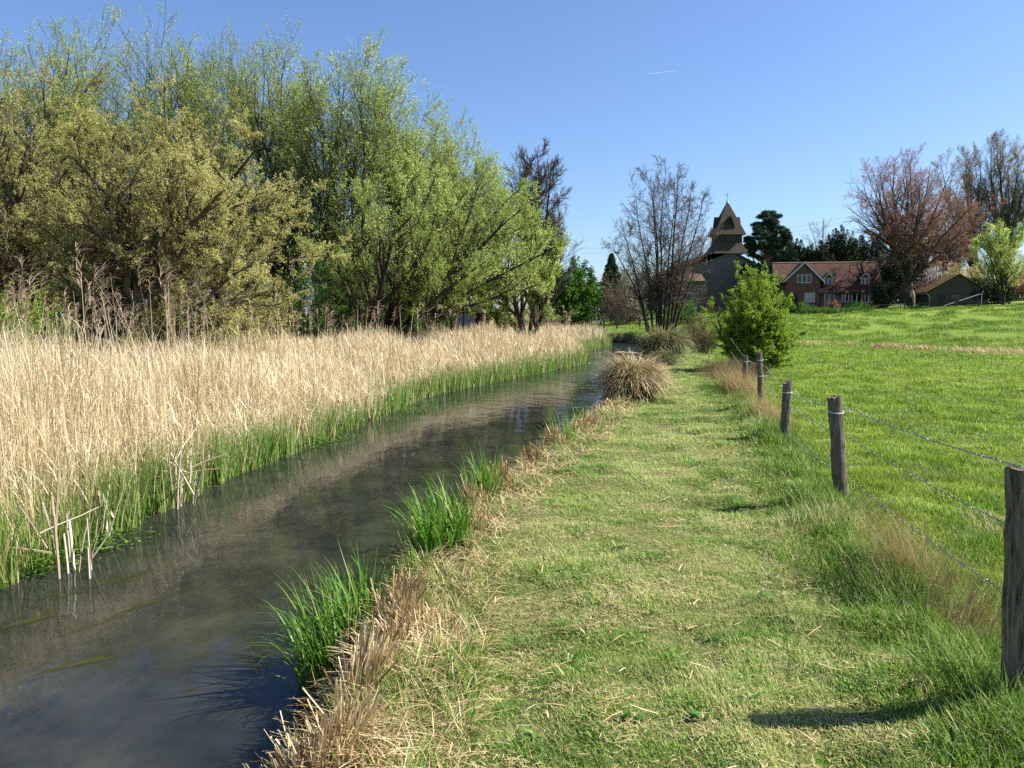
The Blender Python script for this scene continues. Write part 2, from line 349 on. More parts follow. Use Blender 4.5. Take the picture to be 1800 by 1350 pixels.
# mown path
def gpt(px, py):
    d = ray(px, py); o = np.array([0, 0, CAMZ]); t = np.linspace(1, 80, 8000)[:, None]; P = o+d*t; g = np.maximum(ground(P[:, 0], P[:, 1]), WZ)
    return P[np.argmax(P[:, 2] < g)]
def mown():
    B = MB()
    n = 700000; y = logy(n, 1.6, 62); x0 = rx(y)+.48; x1 = fence_x(y)-.25+(vn(y, y*0, 1.0)-.5)*.5
    x = x0+(x1-x0)*RNG.random(n); keep = x < .9*y+1.6; x = x[keep]; y = y[keep]; n = len(x)
    sc = np.maximum(1, y/4.5)**.75
    clump = vn(x, y, .16, 4)*.6+vn(x, y, .5, 5)*.4
    kp = RNG.random(n) < .12+1.6*clump**1.6; x, y, sc, clump = x[kp], y[kp], sc[kp], clump[kp]; n = len(x)
    L = (.014+.095*clump**1.6*RNG.random(n))*(sc**.4)
    P, wv = arcs(pts(x, y, -.005), L, U(0, .9, n), U(.5, 1.9, n), U(0, 2*pi, n), 3)
    B.ribbons(P, U(.0024, .0055, n)*sc, wv, rnd=np.clip(RNG.normal(.42, .26, n)+(clump-.5)*-.5+(vn(x, y, .42, 9)-.5)*.75, 0, 1), taper=.85)
    o = B.build('mown_grass', M_mown); tag(o, 'short mown grass of the riverside path between bank and fence', 'grass', kind='stuff')
    # straw clippings
    B = MB(); n = 110000; y = logy(n, 1.6, 40); x = rx(y)+.45+(fence_x(y)-rx(y)-.5)*RNG.random(n)
    # hay lies in mats and swathes
    dens = sstep(.46, .74, vn(x, y, .5, 11)*.45+vn(x, y*1.8, .17, 12)*.55); big = RNG.random(n) < .005
    kp = (RNG.random(n) < dens*.8+.08) | big; x, y, big = x[kp], y[kp], big[kp]; n = len(x)
    L = np.where(big, U(.05, .13, n), U(.012, .045, n)); w = np.where(big, U(.003, .009, n), U(.0015, .0035, n))*np.maximum(1, y/5)**.7
    P, wv = arcs(pts(x, y, .018+0*x)+np.stack([0*x, 0*x, U(0, .014, n)], 1), L, U(1.25, 1.6, n), U(1.4, 1.85, n), U(0, 2*pi, n), 3)
    B.ribbons(P, w, wv, rnd=RNG.random(n), taper=.3, tip=.5)
    tag(B.build('grass_clippings', M_straw), 'dry straw clippings strewn over the mown path', 'clippings', kind='stuff')
mown()
def meadow():
    B = MB()
    n = 480000; y = logy(n, 2.2, 46); x0 = fence_x(y)+.1; x1 = .72*y+3.0; x = x0+(np.maximum(x1, x0)-x0)*RNG.random(n)
    sc = np.maximum(1, y/5)**.8; cl = vn(x, y, .28, 21)*.55+vn(x, y, .9, 22)*.45
    L = (.035+.12*cl**1.5*U(.4, 1.1, n))*(1+.02*y)
    P, wv = arcs(pts(x, y, -.01), L, U(0, .6, n), U(.4, 1.7, n), U(0, 2*pi, n)*.6+vn(x, y, .5, 23)*7, 3)
    B.ribbons(P, U(.003, .007, n)*sc, wv, rnd=np.clip(RNG.normal(.45, .24, n)+(cl-.5)*-.5, 0, 1), taper=.85)
    # coarser tussocks on the rising pasture
    n = 230000; y = np.sqrt(U(40**2, 108**2, n)); x = U(0, 1, n)*(.72*y+4-11)+11
    cl = sstep(.45, .75, vn(x, y*.8, 1.6, 3))
    kp = RNG.random(n) < .35+cl*.7; x, y, cl = x[kp], y[kp], cl[kp]; n = len(x)
    P, wv = arcs(pts(x, y, -.02), U(.08, .16, n)+cl*U(.05, .3, n), U(0, .4, n), U(.5, 1.5, n), U(0, 2*pi, n), 3)
    B.ribbons(P, U(.02, .045, n)*(y/60), wv, rnd=np.clip(RNG.normal(.5, .2, n)-cl*.5+.15*sstep(75, 90, y), 0, 1), taper=.85)
    # grass beyond the river head, far bank
    n = 60000; y = U(56, 100, n); x = U(-6, 24, n); sdv, isl = riv_sd(x, y); k = sdv > .1; x, y = x[k], y[k]; n = len(x)
    P, wv = arcs(pts(x, y, -.02), U(.10, .28, n), U(0, .4, n), U(.3, 1.3, n), U(0, 2*pi, n), 3)
    B.ribbons(P, U(.02, .045, n), wv, rnd=np.clip(RNG.normal(.45, .2, n), 0, 1), taper=.85)
    tag(B.build('meadow_grass', M_mead), 'lush green pasture grass beyond the wire fence', 'grass', kind='stuff')
    # pale dry rush patches in the pasture
    B = MB()
    C0 = [(at(1545, 612, 40), .5, .2, 300), (at(1575, 618, 39), .7, .3, 500), (at(1625, 616, 38), .6, .25, 350), (at(1690, 624, 37), 1.6, .8, 420), (at(1740, 634, 35), 1.3, 1.0, 520), (at(1790, 628, 36), 1.6, 1.3, 650), (at(1840, 640, 33), 2, 1.3, 600), (at(1430, 603, 43), .9, .4, 350), (at(1490, 606, 42), .7, .3, 250),
          (at(1730, 930, 6.4), .18, .12, 260), (at(1760, 960, 6.0), .2, .12, 240), (at(1505, 738, 13.5), .12, .1, 60)]
    for c, a, b, n in C0:
        x = c[0]+RNG.normal(0, a*.55, n); y = c[1]+RNG.normal(0, b, n); near = c[1] < 20
        P, wv = arcs(pts(x, y), U(.05, .12, n) if near else U(.12, .42, n), U(.0, .9, n), U(.6, 1.7, n), U(0, 2*pi, n), 4)
        B.ribbons(P, U(.003, .006, n) if near else U(.012, .03, n), wv, rnd=RNG.random(n), taper=.7)
    tag(B.build('dry_rushes', M_straw), 'pale dead rush patches lying across the pasture', 'rushes', kind='stuff')
meadow()
def verge():
    B = MB()
    n = 120000; y = logy(n, 1.7, 27); off = RNG.normal(0, .30, n); x = fence_x(y)-.12+off+.15*(vn(y, y*0, 1.3, 31)-.5)
    cl = vn(x, y, .5, 32)
    kp = RNG.random(n) < .25+cl*1.1; x, y, cl, off = x[kp], y[kp], cl[kp], off[kp]; n = len(x)
    L = (.06+.27*cl*np.exp(-(off/.30)**2)*U(.2, 1.2, n)); sc = np.maximum(1, y/5)**.7
    az = U(0, 2*pi, n)*.75+vn(x, y, .3, 33)*6
    P, wv = arcs(pts(x, y, -.01), L, U(0, .55, n), U(.4, 1.9, n), az, 5)
    B.ribbons(P, U(.0028, .0065, n)*sc, wv, rnd=np.clip(RNG.normal(.45, .25, n)+.25*(vn(x, y, .7, 34) > .80), 0, 1), taper=.9)
    tag(B.build('verge_grass', M_tall), 'long uncut green grass growing along the wire fence', 'grass', kind='stuff')
    B = MB()
    C0 = [(.9, 5.6, .12, .45, 380, .28), (.35, 11.9, .14, .7, 1500, .40), (.3, 3.9, .1, .3, 450, .38), (.05, 16.5, .2, .8, 1500, .5), (-.2, 20, .35, 1.2, 2200, .55), (.05, 4.6, .12, .2, 500, .5), (1.0, 21.5, .5, .8, 1200, .4)]
    for ox, cy, a, b, n, h in C0:
        y = cy+RNG.normal(0, b, n); x = fence_x(y)+ox*.2+RNG.normal(0, a, n)
        az = U(-.8, .8, n)+(pi if RNG.random() < .5 else 0)
        P, wv = arcs(pts(x, y, -.01), h*U(.5, 1.3, n), U(0, .3, n), U(.2, 1.3, n), az, 5)
        B.ribbons(P, U(.0018, .0035, n)*np.maximum(1, y/6)**.8, wv, rnd=RNG.random(n), taper=.8)
    tag(B.build('dead_verge_grass', M_red), 'reddish brown dead grass tufts against the fence posts', 'grass', kind='stuff')
verge()
def weeds():
    B = MB()
    for i in range(55):
        y = float(logy(1, 2.0, 13)[0]); s_ = RNG.random()
        x = rx(y)+.6+(fence_x(y)-rx(y)-.7)*s_ if RNG.random() < .7 else fence_x(y)+RNG.uniform(.2, 2.5)
        k = RNG.integers(6, 14); c = pts(np.full(k, x)+RNG.normal(0, .03, k), np.full(k, y)+RNG.normal(0, .03, k), .012)
        q, wq = arcs(c, U(.02, .06, k), U(.6, 1.2, k), U(1.2, 1.9, k), U(0, 2*pi, k), 4); B.ribbons(q, U(.014, .034, k), wq, rnd=RNG.random(k), taper=.9)
    tag(B.build('broadleaf_weeds', mat_leaf('dock_leaves', [(0, (.04, .12, .02)), (.6, (.10, .22, .04)), (1, (.22, .32, .10))], .35, .5)), 'small broad leaved weeds scattered through the turf', 'weeds', kind='stuff')
weeds()
def reed_bed():
    B = MB()
    # main stems on the left bank
    n = 120000; y = logy(n, 2.2, 46); depth = RNG.random(n)**1.25*np.interp(y, [2, 10, 25, 46], [5.5, 6.5, 7, 5]); x = lx(y)-.12-depth
    dn = vn(x, y, .7, 41)
    kp = (RNG.random(n) < (.45+dn*.8)*(.6+.4*sstep(.3, .9, depth))) & (x > -.85*y-3.5) ; x, y, depth, dn = x[kp], y[kp], depth[kp], dn[kp]; n = len(x)
    edge = sstep(-.1, 1.3, depth)
    hbase = np.interp(y, [2, 9, 14, 26, 46], [1.95, 1.9, 1.72, 1.55, 1.65])
    h = hbase*(.50+.50*edge)*U(.62, 1.06, n)*(.72+.5*vn(x, y, 1.8, 42))
    tall = RNG.random(n) < np.interp(y, [3, 10, 20, 46], [.014, .010, .006, .004]); h = np.where(tall, hbase*U(1.1, 1.5, n), h)
    az = vn(x, y, 1.6, 43)*7+RNG.normal(0, 1.2, n); broken = RNG.random(n) < .10+.55*(vn(x, y, 1.0, 49) > .70)
    th1 = np.where(broken, U(.7, 1.9, n), np.abs(RNG.normal(0, .32, n)))
    P, wv = arcs(pts(x, y, -.05), h, np.abs(RNG.normal(0, .14, n)), th1, az, 5, 1.6, .1)
    sc = np.maximum(1, y/7)**.72
    B.ribbons(P, U(.0035, .0075, n)*sc, None, rnd=np.clip(RNG.normal(.5, .28, n)+(vn(x, y, .5, 48)-.5)*.5, 0, 1), taper=.6, tip=.35)
    # dead leaves on the stems
    for k in range(2):
        sel = RNG.random(n) < .6; Ps = P[sel]; ms = len(Ps); ti = RNG.integers(1, 4, ms); p0 = Ps[np.arange(ms), ti]
        q, wq = arcs(p0, U(.18, .42, ms)*np.minimum(1.4, sc[sel]), U(.1, .9, ms), U(.8, 2.2, ms), U(0, 2*pi, ms), 4)
        B.ribbons(q, U(.005, .011, ms)*sc[sel], wq, rnd=np.clip(RNG.normal(.6, .25, ms), 0, 1), taper=1)
    # litter mat of flattened reed
    m_ = 26000; yy = logy(m_, 3, 46); dd = .6+RNG.random(m_)*6; xx = lx(yy)-dd; base = pts(xx, yy); base[:, 2] += U(.02, .55, m_)*sstep(.4, 2, dd)
    q, wq = arcs(base, U(.3, .9, m_), U(.9, 1.5, m_), U(1.2, 1.9, m_), U(0, 2*pi, m_), 4)
    B.ribbons(q, U(.005, .01, m_)*np.maximum(1, yy/7)**.7, wq, rnd=RNG.random(m_), taper=.6)
    # second bed at the head of the river
    n2 = 9000; yy = U(46.5, 62, n2); xx = np.interp(yy, LEFT[:, 1][:14], LEFT[:, 0][:14])-.2-RNG.random(n2)*7
    q, wq = arcs(pts(xx, yy), U(.9, 1.5, n2), U(0, .2, n2), U(.1, .6, n2), U(0, 2*pi, n2), 4)
    B.ribbons(q, U(.02, .035, n2), None, rnd=RNG.random(n2), taper=.5)
    # plumes
    sel = np.where((h > np.quantile(h, .55)) & ~broken & (RNG.random(n) < np.where(tall, .7, .004)))[0]
    tip = P[sel, -1]; sct = sc[sel]; pa = az[sel]*0+RNG.normal(.4, 1.2, len(sel))
    for k in range(16):
        mm = len(sel); b0 = tip+np.stack([0*pa, 0*pa, U(-.16, .1, mm)*1.2], 1)
        q, wq = arcs(b0, U(.08, .24, mm), U(.1, .7, mm), U(1.4, 2.5, mm), pa+RNG.normal(0, .5, mm), 4)
        B.ribbons(q, U(.005, .011, mm)*sct, None, m=1, rnd=RNG.random(mm), taper=.6, tip=.3)
    o = B.build('reed_bed', [M_reed, M_plume]); tag(o, 'straw coloured dead reeds with brown plumes massed along the far bank', 'reeds', kind='stuff')
    # green shoots along the water's edge
    B = MB(); n = 95000; y = logy(n, 2.2, 46); dd = RNG.random(n)**1.0; wdt = np.interp(y, [3, 8, 14, 20, 46], [1.0, .8, .9, 1.5, 2.0])
    x = lx(y)-.0-dd*wdt+.12; cl = vn(x, y, .35, 51)
    kp = RNG.random(n) < np.where(y > 17, .75, sstep(.42, .75, cl)*(.25+.75*vn(x, y, 1.3, 52))+.08); x, y, cl = x[kp], y[kp], cl[kp]; n = len(x)
    h = np.interp(y, [3, 8, 11, 20, 46], [.85, .75, .60, .66, .88])*U(.35, 1.15, n)
    P, wv = arcs(pts(x, y, -.03), h, U(0, .22, n), U(.05, .7, n), U(0, 2*pi, n), 5, 1.6)
    B.ribbons(P, U(.006, .013, n)*np.maximum(1, y/7)**.6, None, rnd=np.clip(RNG.normal(.5, .25, n), 0, 1), taper=.95)
    n2 = 5000; yy = U(45, 60, n2); xx = np.interp(yy, LEFT[:, 1][:14], LEFT[:, 0][:14])-RNG.random(n2)*.9+.2
    q, wq = arcs(pts(xx, yy), U(.3, .8, n2), U(0, .2, n2), U(.1, .6, n2), U(0, 2*pi, n2), 4)
    B.ribbons(q, U(.02, .04, n2), None, rnd=RNG.random(n2), taper=.8)
    tag(B.build('green_reed_shoots', M_iris), 'fresh green blades growing at the foot of the dead reeds', 'reeds', kind='stuff')
    # cress and water weed
    B = MB()
    cs = [(onz(150, 960, WZ), .42, .28, 1700), (onz(60, 1000, WZ), .3, .2, 1000), (onz(210, 925, WZ), .25, .25, 900), (onz(470, 800, WZ), .7, .35, 900), (onz(560, 775, WZ), .8, .4, 900), (onz(700, 722, WZ), 1.0, .5, 600), (onz(330, 865, WZ), .3, .3, 400)]
    for c, a, b, k in cs:
        p = np.stack([c[0]-.15+RNG.normal(0, a*.55, k), c[1]+RNG.normal(0, b, k), WZ+.012+np.abs(RNG.normal(0, .035, k))], 1)
        az = U(0, 2*pi, k); q, wq = arcs(p, U(.02, .05, k), U(1.2, 1.55, k), U(1.3, 1.7, k), az, 3); B.ribbons(q, U(.015, .035, k)*max(1, c[1]/9), wq, rnd=RNG.random(k), taper=.6)
    tag(B.build('watercress', M_cress), 'bright green cress floating at the foot of the reeds', 'water plants', kind='stuff')
    B = MB()
    for (a, b, w_) in [((40, 1070), (240, 1010), .05), ((90, 1125), (330, 1035), .045), ((0, 1105), (50, 1092), .05), ((60, 1185), (170, 1160), .03)]:
        k = 70; t = RNG.random(k); A = onz(*a, WZ); Bq = onz(*b, WZ); p = A+(Bq-A)*t[:, None]; p[:, :2] += RNG.normal(0, w_*.4, (k, 2)); p[:, 2] = WZ+.003
        az = math.atan2((Bq-A)[1], (Bq-A)[0])+RNG.normal(0, .15, k); q, wq = arcs(p, U(.1, .3, k), np.full(k, 1.57), np.full(k, 1.57), az, 3); B.ribbons(q, U(.002, .005, k), wq, rnd=U(.2, .9, k), taper=.8)
    tag(B.build('water_weed', mat_leaf('weed', [(0, (.03, .035, .01)), (1, (.075, .075, .02))], .2, .5)), 'trailing strands of olive water weed near the left bank', 'water plants', kind='stuff')
reed_bed()
def bank_stubble():
    B = MB(); n = 66000; y = logy(n, 1.7, 30); dd = RNG.random(n); wdt = np.interp(y, [1.7, 4, 8, 14, 30], [.55, .68, .72, .8, .9]); x = rx(y)+.05+dd*wdt
    cl = vn(x, y, .3, 61); kp = (RNG.random(n) < .3+cl); x, y, cl, dd = x[kp], y[kp], cl[kp], dd[kp]; n = len(x)
    h = (.05+.26*cl**1.5)*U(.5, 1.3, n)*(1-.6*dd)*1.25
    h = h*(.35+1.1*vn(x, y, .11, 64)); P, wv = arcs(pts(x, y, -.02), h, U(0, .5, n), U(.0, .9, n), vn(x, y, .4, 65)*9+RNG.normal(0, .8, n), 3)
    B.ribbons(P, U(.003, .009, n)*np.maximum(1, y/5)**.6, None, rnd=np.clip(RNG.normal(.45, .25, n)+(vn(x, y, .22, 66)-.5)*.7, 0, 1), taper=.15, tip=.7)
    n = 30000; y = logy(n, 1.7, 30); x = rx(y)+.1+RNG.random(n)**1.4*np.interp(y, [1.7, 6, 14], [.7, .85, .95]); p = pts(x, y); p[:, 2] += U(.0, .09, n)
    keep = RNG.random(n) < .25+vn(x, y, .4, 62); p, y = p[keep], y[keep]; n = len(p)
    P, wv = arcs(p, U(.06, .26, n), U(.9, 1.6, n), U(1.2, 1.9, n), U(0, 2*pi, n), 4)
    B.ribbons(P, U(.002, .0055, n)*np.maximum(1, y/5)**.7, wv, rnd=RNG.random(n), taper=.5)
    tag(B.build('reed_stubble', M_stub), 'cut brown reed stubble and litter along the near bank', 'stubble', kind='stuff')
    B = MB(); n = 42000; y = logy(n, 1.7, 30); x = rx(y)+RNG.random(n)**.8*.9-.02; cl = vn(x, y, .35, 63); kp = RNG.random(n) < sstep(.40, .75, cl)+.15; x, y = x[kp], y[kp]; n = len(x)
    P, wv = arcs(pts(x, y, -.01), U(.08, .24, n), U(0, .5, n), U(.5, 1.7, n), U(0, 2*pi, n), 4)
    B.ribbons(P, U(.003, .006, n)*np.maximum(1, y/5)**.6, wv, rnd=RNG.random(n), taper=.9)
    tag(B.build('bank_grass', M_tall), 'green grass tufts growing through the bank stubble', 'grass', kind='stuff')
bank_stubble()
# ---------------------------------------------------------------- individual bank plants
def sedge(px, py, n, hgt, rad, label, lean=pi, zb=None):
    root = gpt(px, py)
    B = MB(); a = U(0, 2*pi, n); r = rad*np.sqrt(RNG.random(n)); b = np.stack([root[0]+r*np.cos(a), root[1]+r*np.sin(a)*1.3, np.full(n, root[2]-.02)], 1)
    b[:, 2] = np.maximum(ground(b[:, 0], b[:, 1]), WZ-.05)-.02
    az = np.where(RNG.random(n) < .45, lean+RNG.normal(0, .7, n), a+RNG.normal(0, .5, n))
    P, wv = arcs(b, hgt*U(.45, 1.15, n), U(0, .4, n), U(.3, 2.3, n)*np.where(RNG.random(n) < .3, .35, 1), az, 8, 2.0)
    B.ribbons(P, U(.009, .019, n), wv, rnd=RNG.random(n), taper=1)
    o = B.build('sedge_clump', M_sedge, origin=root); tag(o, label, 'sedge', 'green sedge clumps on the near bank')
sedge(600, 1195, 430, .66, .22, 'largest and nearest bright green sedge clump, arching over the river')
sedge(652, 1105, 110, .52, .11, 'upright green sedge clump just behind the largest one')
sedge(712, 1035, 60, .30, .10, 'low green sedge clump at the water edge between larger clumps')
sedge(775, 965, 300, .52, .20, 'dense green sedge clump spilling left over the water in mid bank')
sedge(850, 885, 190, .52, .13, 'tall erect bright green sedge clump further along the bank')
sedge(985, 785, 120, .50, .22, 'dark green sedge clump in the water near the round tussock')
sedge(1018, 758, 60, .5, .15, 'small farthest sedge clump against the round tussock')
def tussock(c, R, H, n, label, mats, green=.15, name='tussock'):
    """dome of arching dead leaves over a dark fibrous mound"""
    root = np.array([c[0], c[1], float(ground(c[0], c[1]))]); e = empty(name, root, label, 'tussock', 'sedge tussocks beside the path')
    S = 22; V = []; ph = np.linspace(0, pi/2, 9)
    for i, p in enumerate(ph):
        for j in range(S):
            a = j*2*pi/S; rr = .62*R*cos(p)*(1+.1*sin(3*a+i)); V.append((root[0]+rr*cos(a), root[1]+rr*sin(a), root[2]-.25+(.25+H*.60)*sin(p)))
    idx = np.arange(9*S).reshape(9, S); Q = np.stack([idx[:-1], np.roll(idx, -1, 1)[:-1], np.roll(idx, -1, 1)[1:], idx[1:]], -1).reshape(-1, 4)
    B = MB(); B.add(V, Q); B.build('root_mound', M_mound, e, smooth=True)
    B = MB(); a = U(0, 2*pi, n); q = RNG.random(n); phi = np.arcsin(q**.75)
    b = np.stack([root[0]+.62*R*np.cos(phi)*np.cos(a), root[1]+.62*R*np.cos(phi)*np.sin(a), root[2]+H*(.42+.34*vn(a*1.2, phi*1.5, 1.0, 78))*np.sin(phi)], 1)
    kc = 7; ca = U(0, 2*pi, kc); cr = R*.42*np.sqrt(RNG.random(kc)); cc = np.stack([root[0]+cr*np.cos(ca), root[1]+cr*np.sin(ca)], 1)
    j = np.argmin(((b[:, None, :2]-cc[None])**2).sum(2)+RNG.normal(0, .05*R*R, (n, kc)), 1); dv = b[:, :2]-cc[j]; azc = np.arctan2(dv[:, 1], dv[:, 0])
    az = np.where(RNG.random(n) < .5, azc, a)+RNG.normal(0, .55, n); az = np.where(RNG.random(n) < .22, pi+RNG.normal(.2, .5, n), az)
    P, wv = arcs(b, H*U(.45, 1.25, n)*(.7+.6*vn(b[:, 0], b[:, 1], R*.5, 77)), U(0, 1.1, n)*(1.25-q), U(1.3, 2.8, n), az, 7, .9, .16)
    P[:, :, 2] = np.maximum(P[:, :, 2], root[2]-.35)
    B.ribbons(P, U(.006, .013, n)*max(1, c[1]/13), wv, rnd=np.where(RNG.random(n) < green, U(0, .12, n), U(.2, 1, n)), taper=.8)
    B.build('leaves', mats, e)
M_mound = mat_rough('tussock_roots', (.02, .014, .008), (.07, .05, .03), 30)
M_tus = mat_leaf('tussock_leaves', [(0, (.07, .13, .03)), (.13, (.12, .17, .05)), (.2, (.20, .13, .06)), (.6, (.50, .38, .20)), (1, (.70, .60, .38))], .2, .55)
M_tus2 = mat_leaf('tussock_leaves_olive', [(0, (.06, .12, .03)), (.3, (.12, .14, .05)), (.7, (.33, .29, .14)), (1, (.55, .46, .26))], .2, .55)
t1 = at(1112, 700, 15.2); tussock(t1, .66, .72, 5200, 'large straw coloured tussock bulging over the water, nearest of the tussocks', M_tus)
t2 = at(1168, 610, 30); tussock(t2, .78, .98, 3600, 'olive and straw tussock below the bare alder, farthest of the tussocks', M_tus2, .3)
t3 = at(1168, 640, 25.5); tussock(t3, .42, .45, 1300, 'small greenish tussock between the two big tussocks', M_tus2, .5)
# broken bulrush stalks standing in the water
M_pale = mat_leaf('bleached_stalk', [(0, (.28, .20, .12)), (.5, (.52, .43, .29)), (1, (.72, .64, .50))], .1, .6)
def stalks(px, py, n, hs, label, sp=.12):
    c = onz(px, py, WZ)+[.32, 0, 0]; B = MB()
    for i in range(n):
        b = c+np.array([RNG.normal(0, sp), RNG.normal(0, sp), -.05]); L = hs*U(.45, 1.1, 1)[0]; az = U(0, 2*pi, 1); th = U(0, .3, 1) if i < n*.7 else U(.4, 1.5, 1)
        if i >= n*.6: b[2] += U(.1, hs*.7, 1)[0]
        P, wv = arcs(b[None], np.array([L]), th, th+U(-.1, .3, 1), az, 4, 1, .1)
        B.tubes(P, np.linspace(.007, .0045, 4)[None], 5, rnd=RNG.random(), cap=True)
        B.ribbons(P+.006, np.array([.019]), wv, rnd=np.array([RNG.random()]), taper=.4)
    tag(B.build('broken_reed_stalks', M_pale, origin=c), label, 'reed stalks', 'broken pale stalks standing in the river')
stalks(262, 890, 26, .72, 'broken bleached stalks, rightmost bundle, with a bent stalk pointing right')
stalks(190, 890, 24, .66, 'broken bleached stalks left of the rightmost bundle, leaning together', .14)
stalks(120, 945, 9, .5, 'short pale split stalk beside the cress', .05)
stalks(45, 1005, 16, .6, 'nearest bleached stalks at the left edge of the photo')
# ---------------------------------------------------------------- barbed wire fence
M_post = mat_rough('weathered_post', (.022, .017, .012), (.25, .21, .16), 9, (7, 7, .7), .9, 1.0, c3=(.13, .11, .085))
M_wire = new_mat('galvanised_wire'); _m, _nt, _o = M_wire; _p = _nt.nodes.new('ShaderNodeBsdfPrincipled'); _p.inputs['Base Color'].default_value = (.30, .30, .31, 1); _p.inputs['Metallic'].default_value = .6; _p.inputs['Roughness'].default_value = .5; _nt.links.new(_p.outputs[0], _o.inputs[0]); M_wire = _m
M_tie = mat_rough('white_ties', (.6, .62, .63), (.8, .8, .8), 20, rough=.5, bump=0)
fr = empty('barbed_wire_fence', (2.1, 3.3, 0), 'rustic wooden post and barbed wire fence between mown path and green pasture', 'fence')
posts = [(at(1794, 1300, 3.03), at(1800, 822, 3.03), .066), (at(1482, 888, 6.66), at(1468, 697, 6.66), .057), (at(1379, 735, 10.0), at(1384, 671, 10.0), .058), (at(1339, 700, 13.5), at(1335, 619, 13.5), .052), (at(1308, 680, 17.0), at(1310, 625, 17.0), .05)]
tops = []
for i, (b, t, r) in enumerate(posts):
    b = b.copy(); b[2] = float(ground(b[0], b[1]))-.15; K = 14; P = b+(t-b)*np.linspace(0, 1, K)[:, None]
    P[:, 0] += RNG.normal(0, .003, K); B = MB(); S = 16; a = np.arange(S)*2*pi/S
    lob = 1+.07*np.sin(2*a+i*2)+.06*np.sin(3*a+i)+RNG.normal(0, .025, S)
    V = np.zeros((K+1, S, 3))
    for k in range(K):
        rr = r*(1.04-.08*k/K)*lob*(1+RNG.normal(0, .012, S)); V[k, :, 0] = P[k, 0]+rr*np.cos(a); V[k, :, 1] = P[k, 1]+rr*np.sin(a); V[k, :, 2] = P[k, 2]
    slope = [.0, .25, .5, .1, .05][i]; V[K-1, :, 2] += slope*(V[K-1, :, 0]-P[K-1, 0])+RNG.normal(0, .006, S)
    V[K] = V[K-1].mean(0)+(V[K-1]-V[K-1].mean(0))*.55; V[K, :, 2] -= .004
    idx = np.arange((K+1)*S).reshape(K+1, S); Q = np.stack([idx[:-1], np.roll(idx, -1, 1)[:-1], np.roll(idx, -1, 1)[1:], idx[1:]], -1).reshape(-1, 4)
    T = [[idx[K, 0], idx[K, j], idx[K, j+1]] for j in range(1, S-1)]
    B.add(V.reshape(-1, 3), Q, T); po = B.build('post', M_post, fr, smooth=False)
    tops.append((P, r))
    nt_ = 1 if i != 3 else 2
    for k in range(nt_ if i else 0):
        B = MB(); z = t[2]-.13-.28*k; aa = np.linspace(0, 2*pi, 17); c = P[K-2]; cx = b[0]+(t[0]-b[0])*((z-b[2])/(t[2]-b[2])); cy = b[1]+(t[1]-b[1])*((z-b[2])/(t[2]-b[2]))
        ring = np.stack([cx+(r*1.12)*np.cos(aa), cy+(r*1.12)*np.sin(aa), z+.012*np.sin(aa)], 1); B.tubes(ring, np.full(17, .0035), 6)
        tail = np.array([[cx+r*1.1, cy-.03, z], [cx+r*1.1+.03, cy-.05, z+.012], [cx+r*1.1+.055, cy-.05, z-.004]]); B.tubes(tail, np.full(3, .0035), 6)
        tie = B.build('wire_tie', M_tie, None, origin=fr.location); tie.parent = po; tie.location = (0, 0, 0)
ext = [np.array([-1, 0, 0])]
hz = [[1.02, .70, .38], [.845, .60, .20], [.66, .42, .16], [1.0-.13, .54, .22], [.80, .5, .2]]
hz = [[at(1785, 832, 3.03)[2], at(1775, 952, 3.03)[2], at(1768, 1080, 3.03)[2]], [at(1480, 719, 6.66)[2], at(1484, 769, 6.66)[2], at(1488, 842, 6.66)[2]],
      [at(1385, 690, 10)[2], at(1385, 712, 10)[2], .12], [at(1336, 643, 13.5)[2], at(1336, 670, 13.5)[2], .15], [at(1308, 632, 17)[2], at(1308, 655, 17)[2], .2], [1.05, .7, .2]]
bx = [(b[0]+(.0), b[1]) for b, t, r in posts]; bx.append((1.43+.215*21, 21.0))
pre = (fence_x(0.4), .4)
for w in range(3):
    B = MB(); pl = [(pre[0], pre[1], hz[0][w]+.02)]+[(bx[i][0]+posts[i][2]*.6 if i < 5 else bx[i][0], bx[i][1]-.06, hz[i][w]) for i in range(6)]
    if w == 2: pl = pl[:3]+[(bx[2][0], bx[2][1], .14)]
    pl = np.array(pl); pth = []
    for a, b in zip(pl[:-1], pl[1:]):
        L = np.linalg.norm(b-a); k = int(L/.012); t = np.linspace(0, 1, k, endpoint=False); p = a+(b-a)*t[:, None]; p[:, 2] -= .03*4*t*(1-t); pth.append(p)
    p = np.concatenate(pth); n = len(p); ph = np.arange(n)*.55; dirv = np.gradient(p, axis=0); dirv /= np.linalg.norm(dirv, axis=1, keepdims=True); sv = np.cross(dirv, [0, 0, 1]); sv /= np.linalg.norm(sv, axis=1, keepdims=True); uv = np.cross(sv, dirv)
    for q in (0, pi):
        s_ = p+.0022*(np.cos(ph+q)[:, None]*sv+np.sin(ph+q)[:, None]*uv); B.tubes(s_, np.full(n, .0017), 4)
    for j in range(4, n-4, 9):
        c = p[j]; rr = RNG.normal(size=3)*.004
        for sgn in (1, -1):
            dd = np.array([RNG.normal(), RNG.normal(), RNG.normal()]); dd /= np.linalg.norm(dd); B.tubes(np.array([c-dd*.013, c, c+dd*.013]), np.array([.0006, .0016, .0006]), 4)
        ring_a = np.linspace(0, 4*pi, 9); rg = c+dirv[j]*(np.linspace(-.006, .006, 9))[:, None]+.0045*(np.cos(ring_a)[:, None]*sv[j]+np.sin(ring_a)[:, None]*uv[j]); B.tubes(rg, np.full(9, .0013), 4)
    B.build('barbed_wire', M_wire, fr)
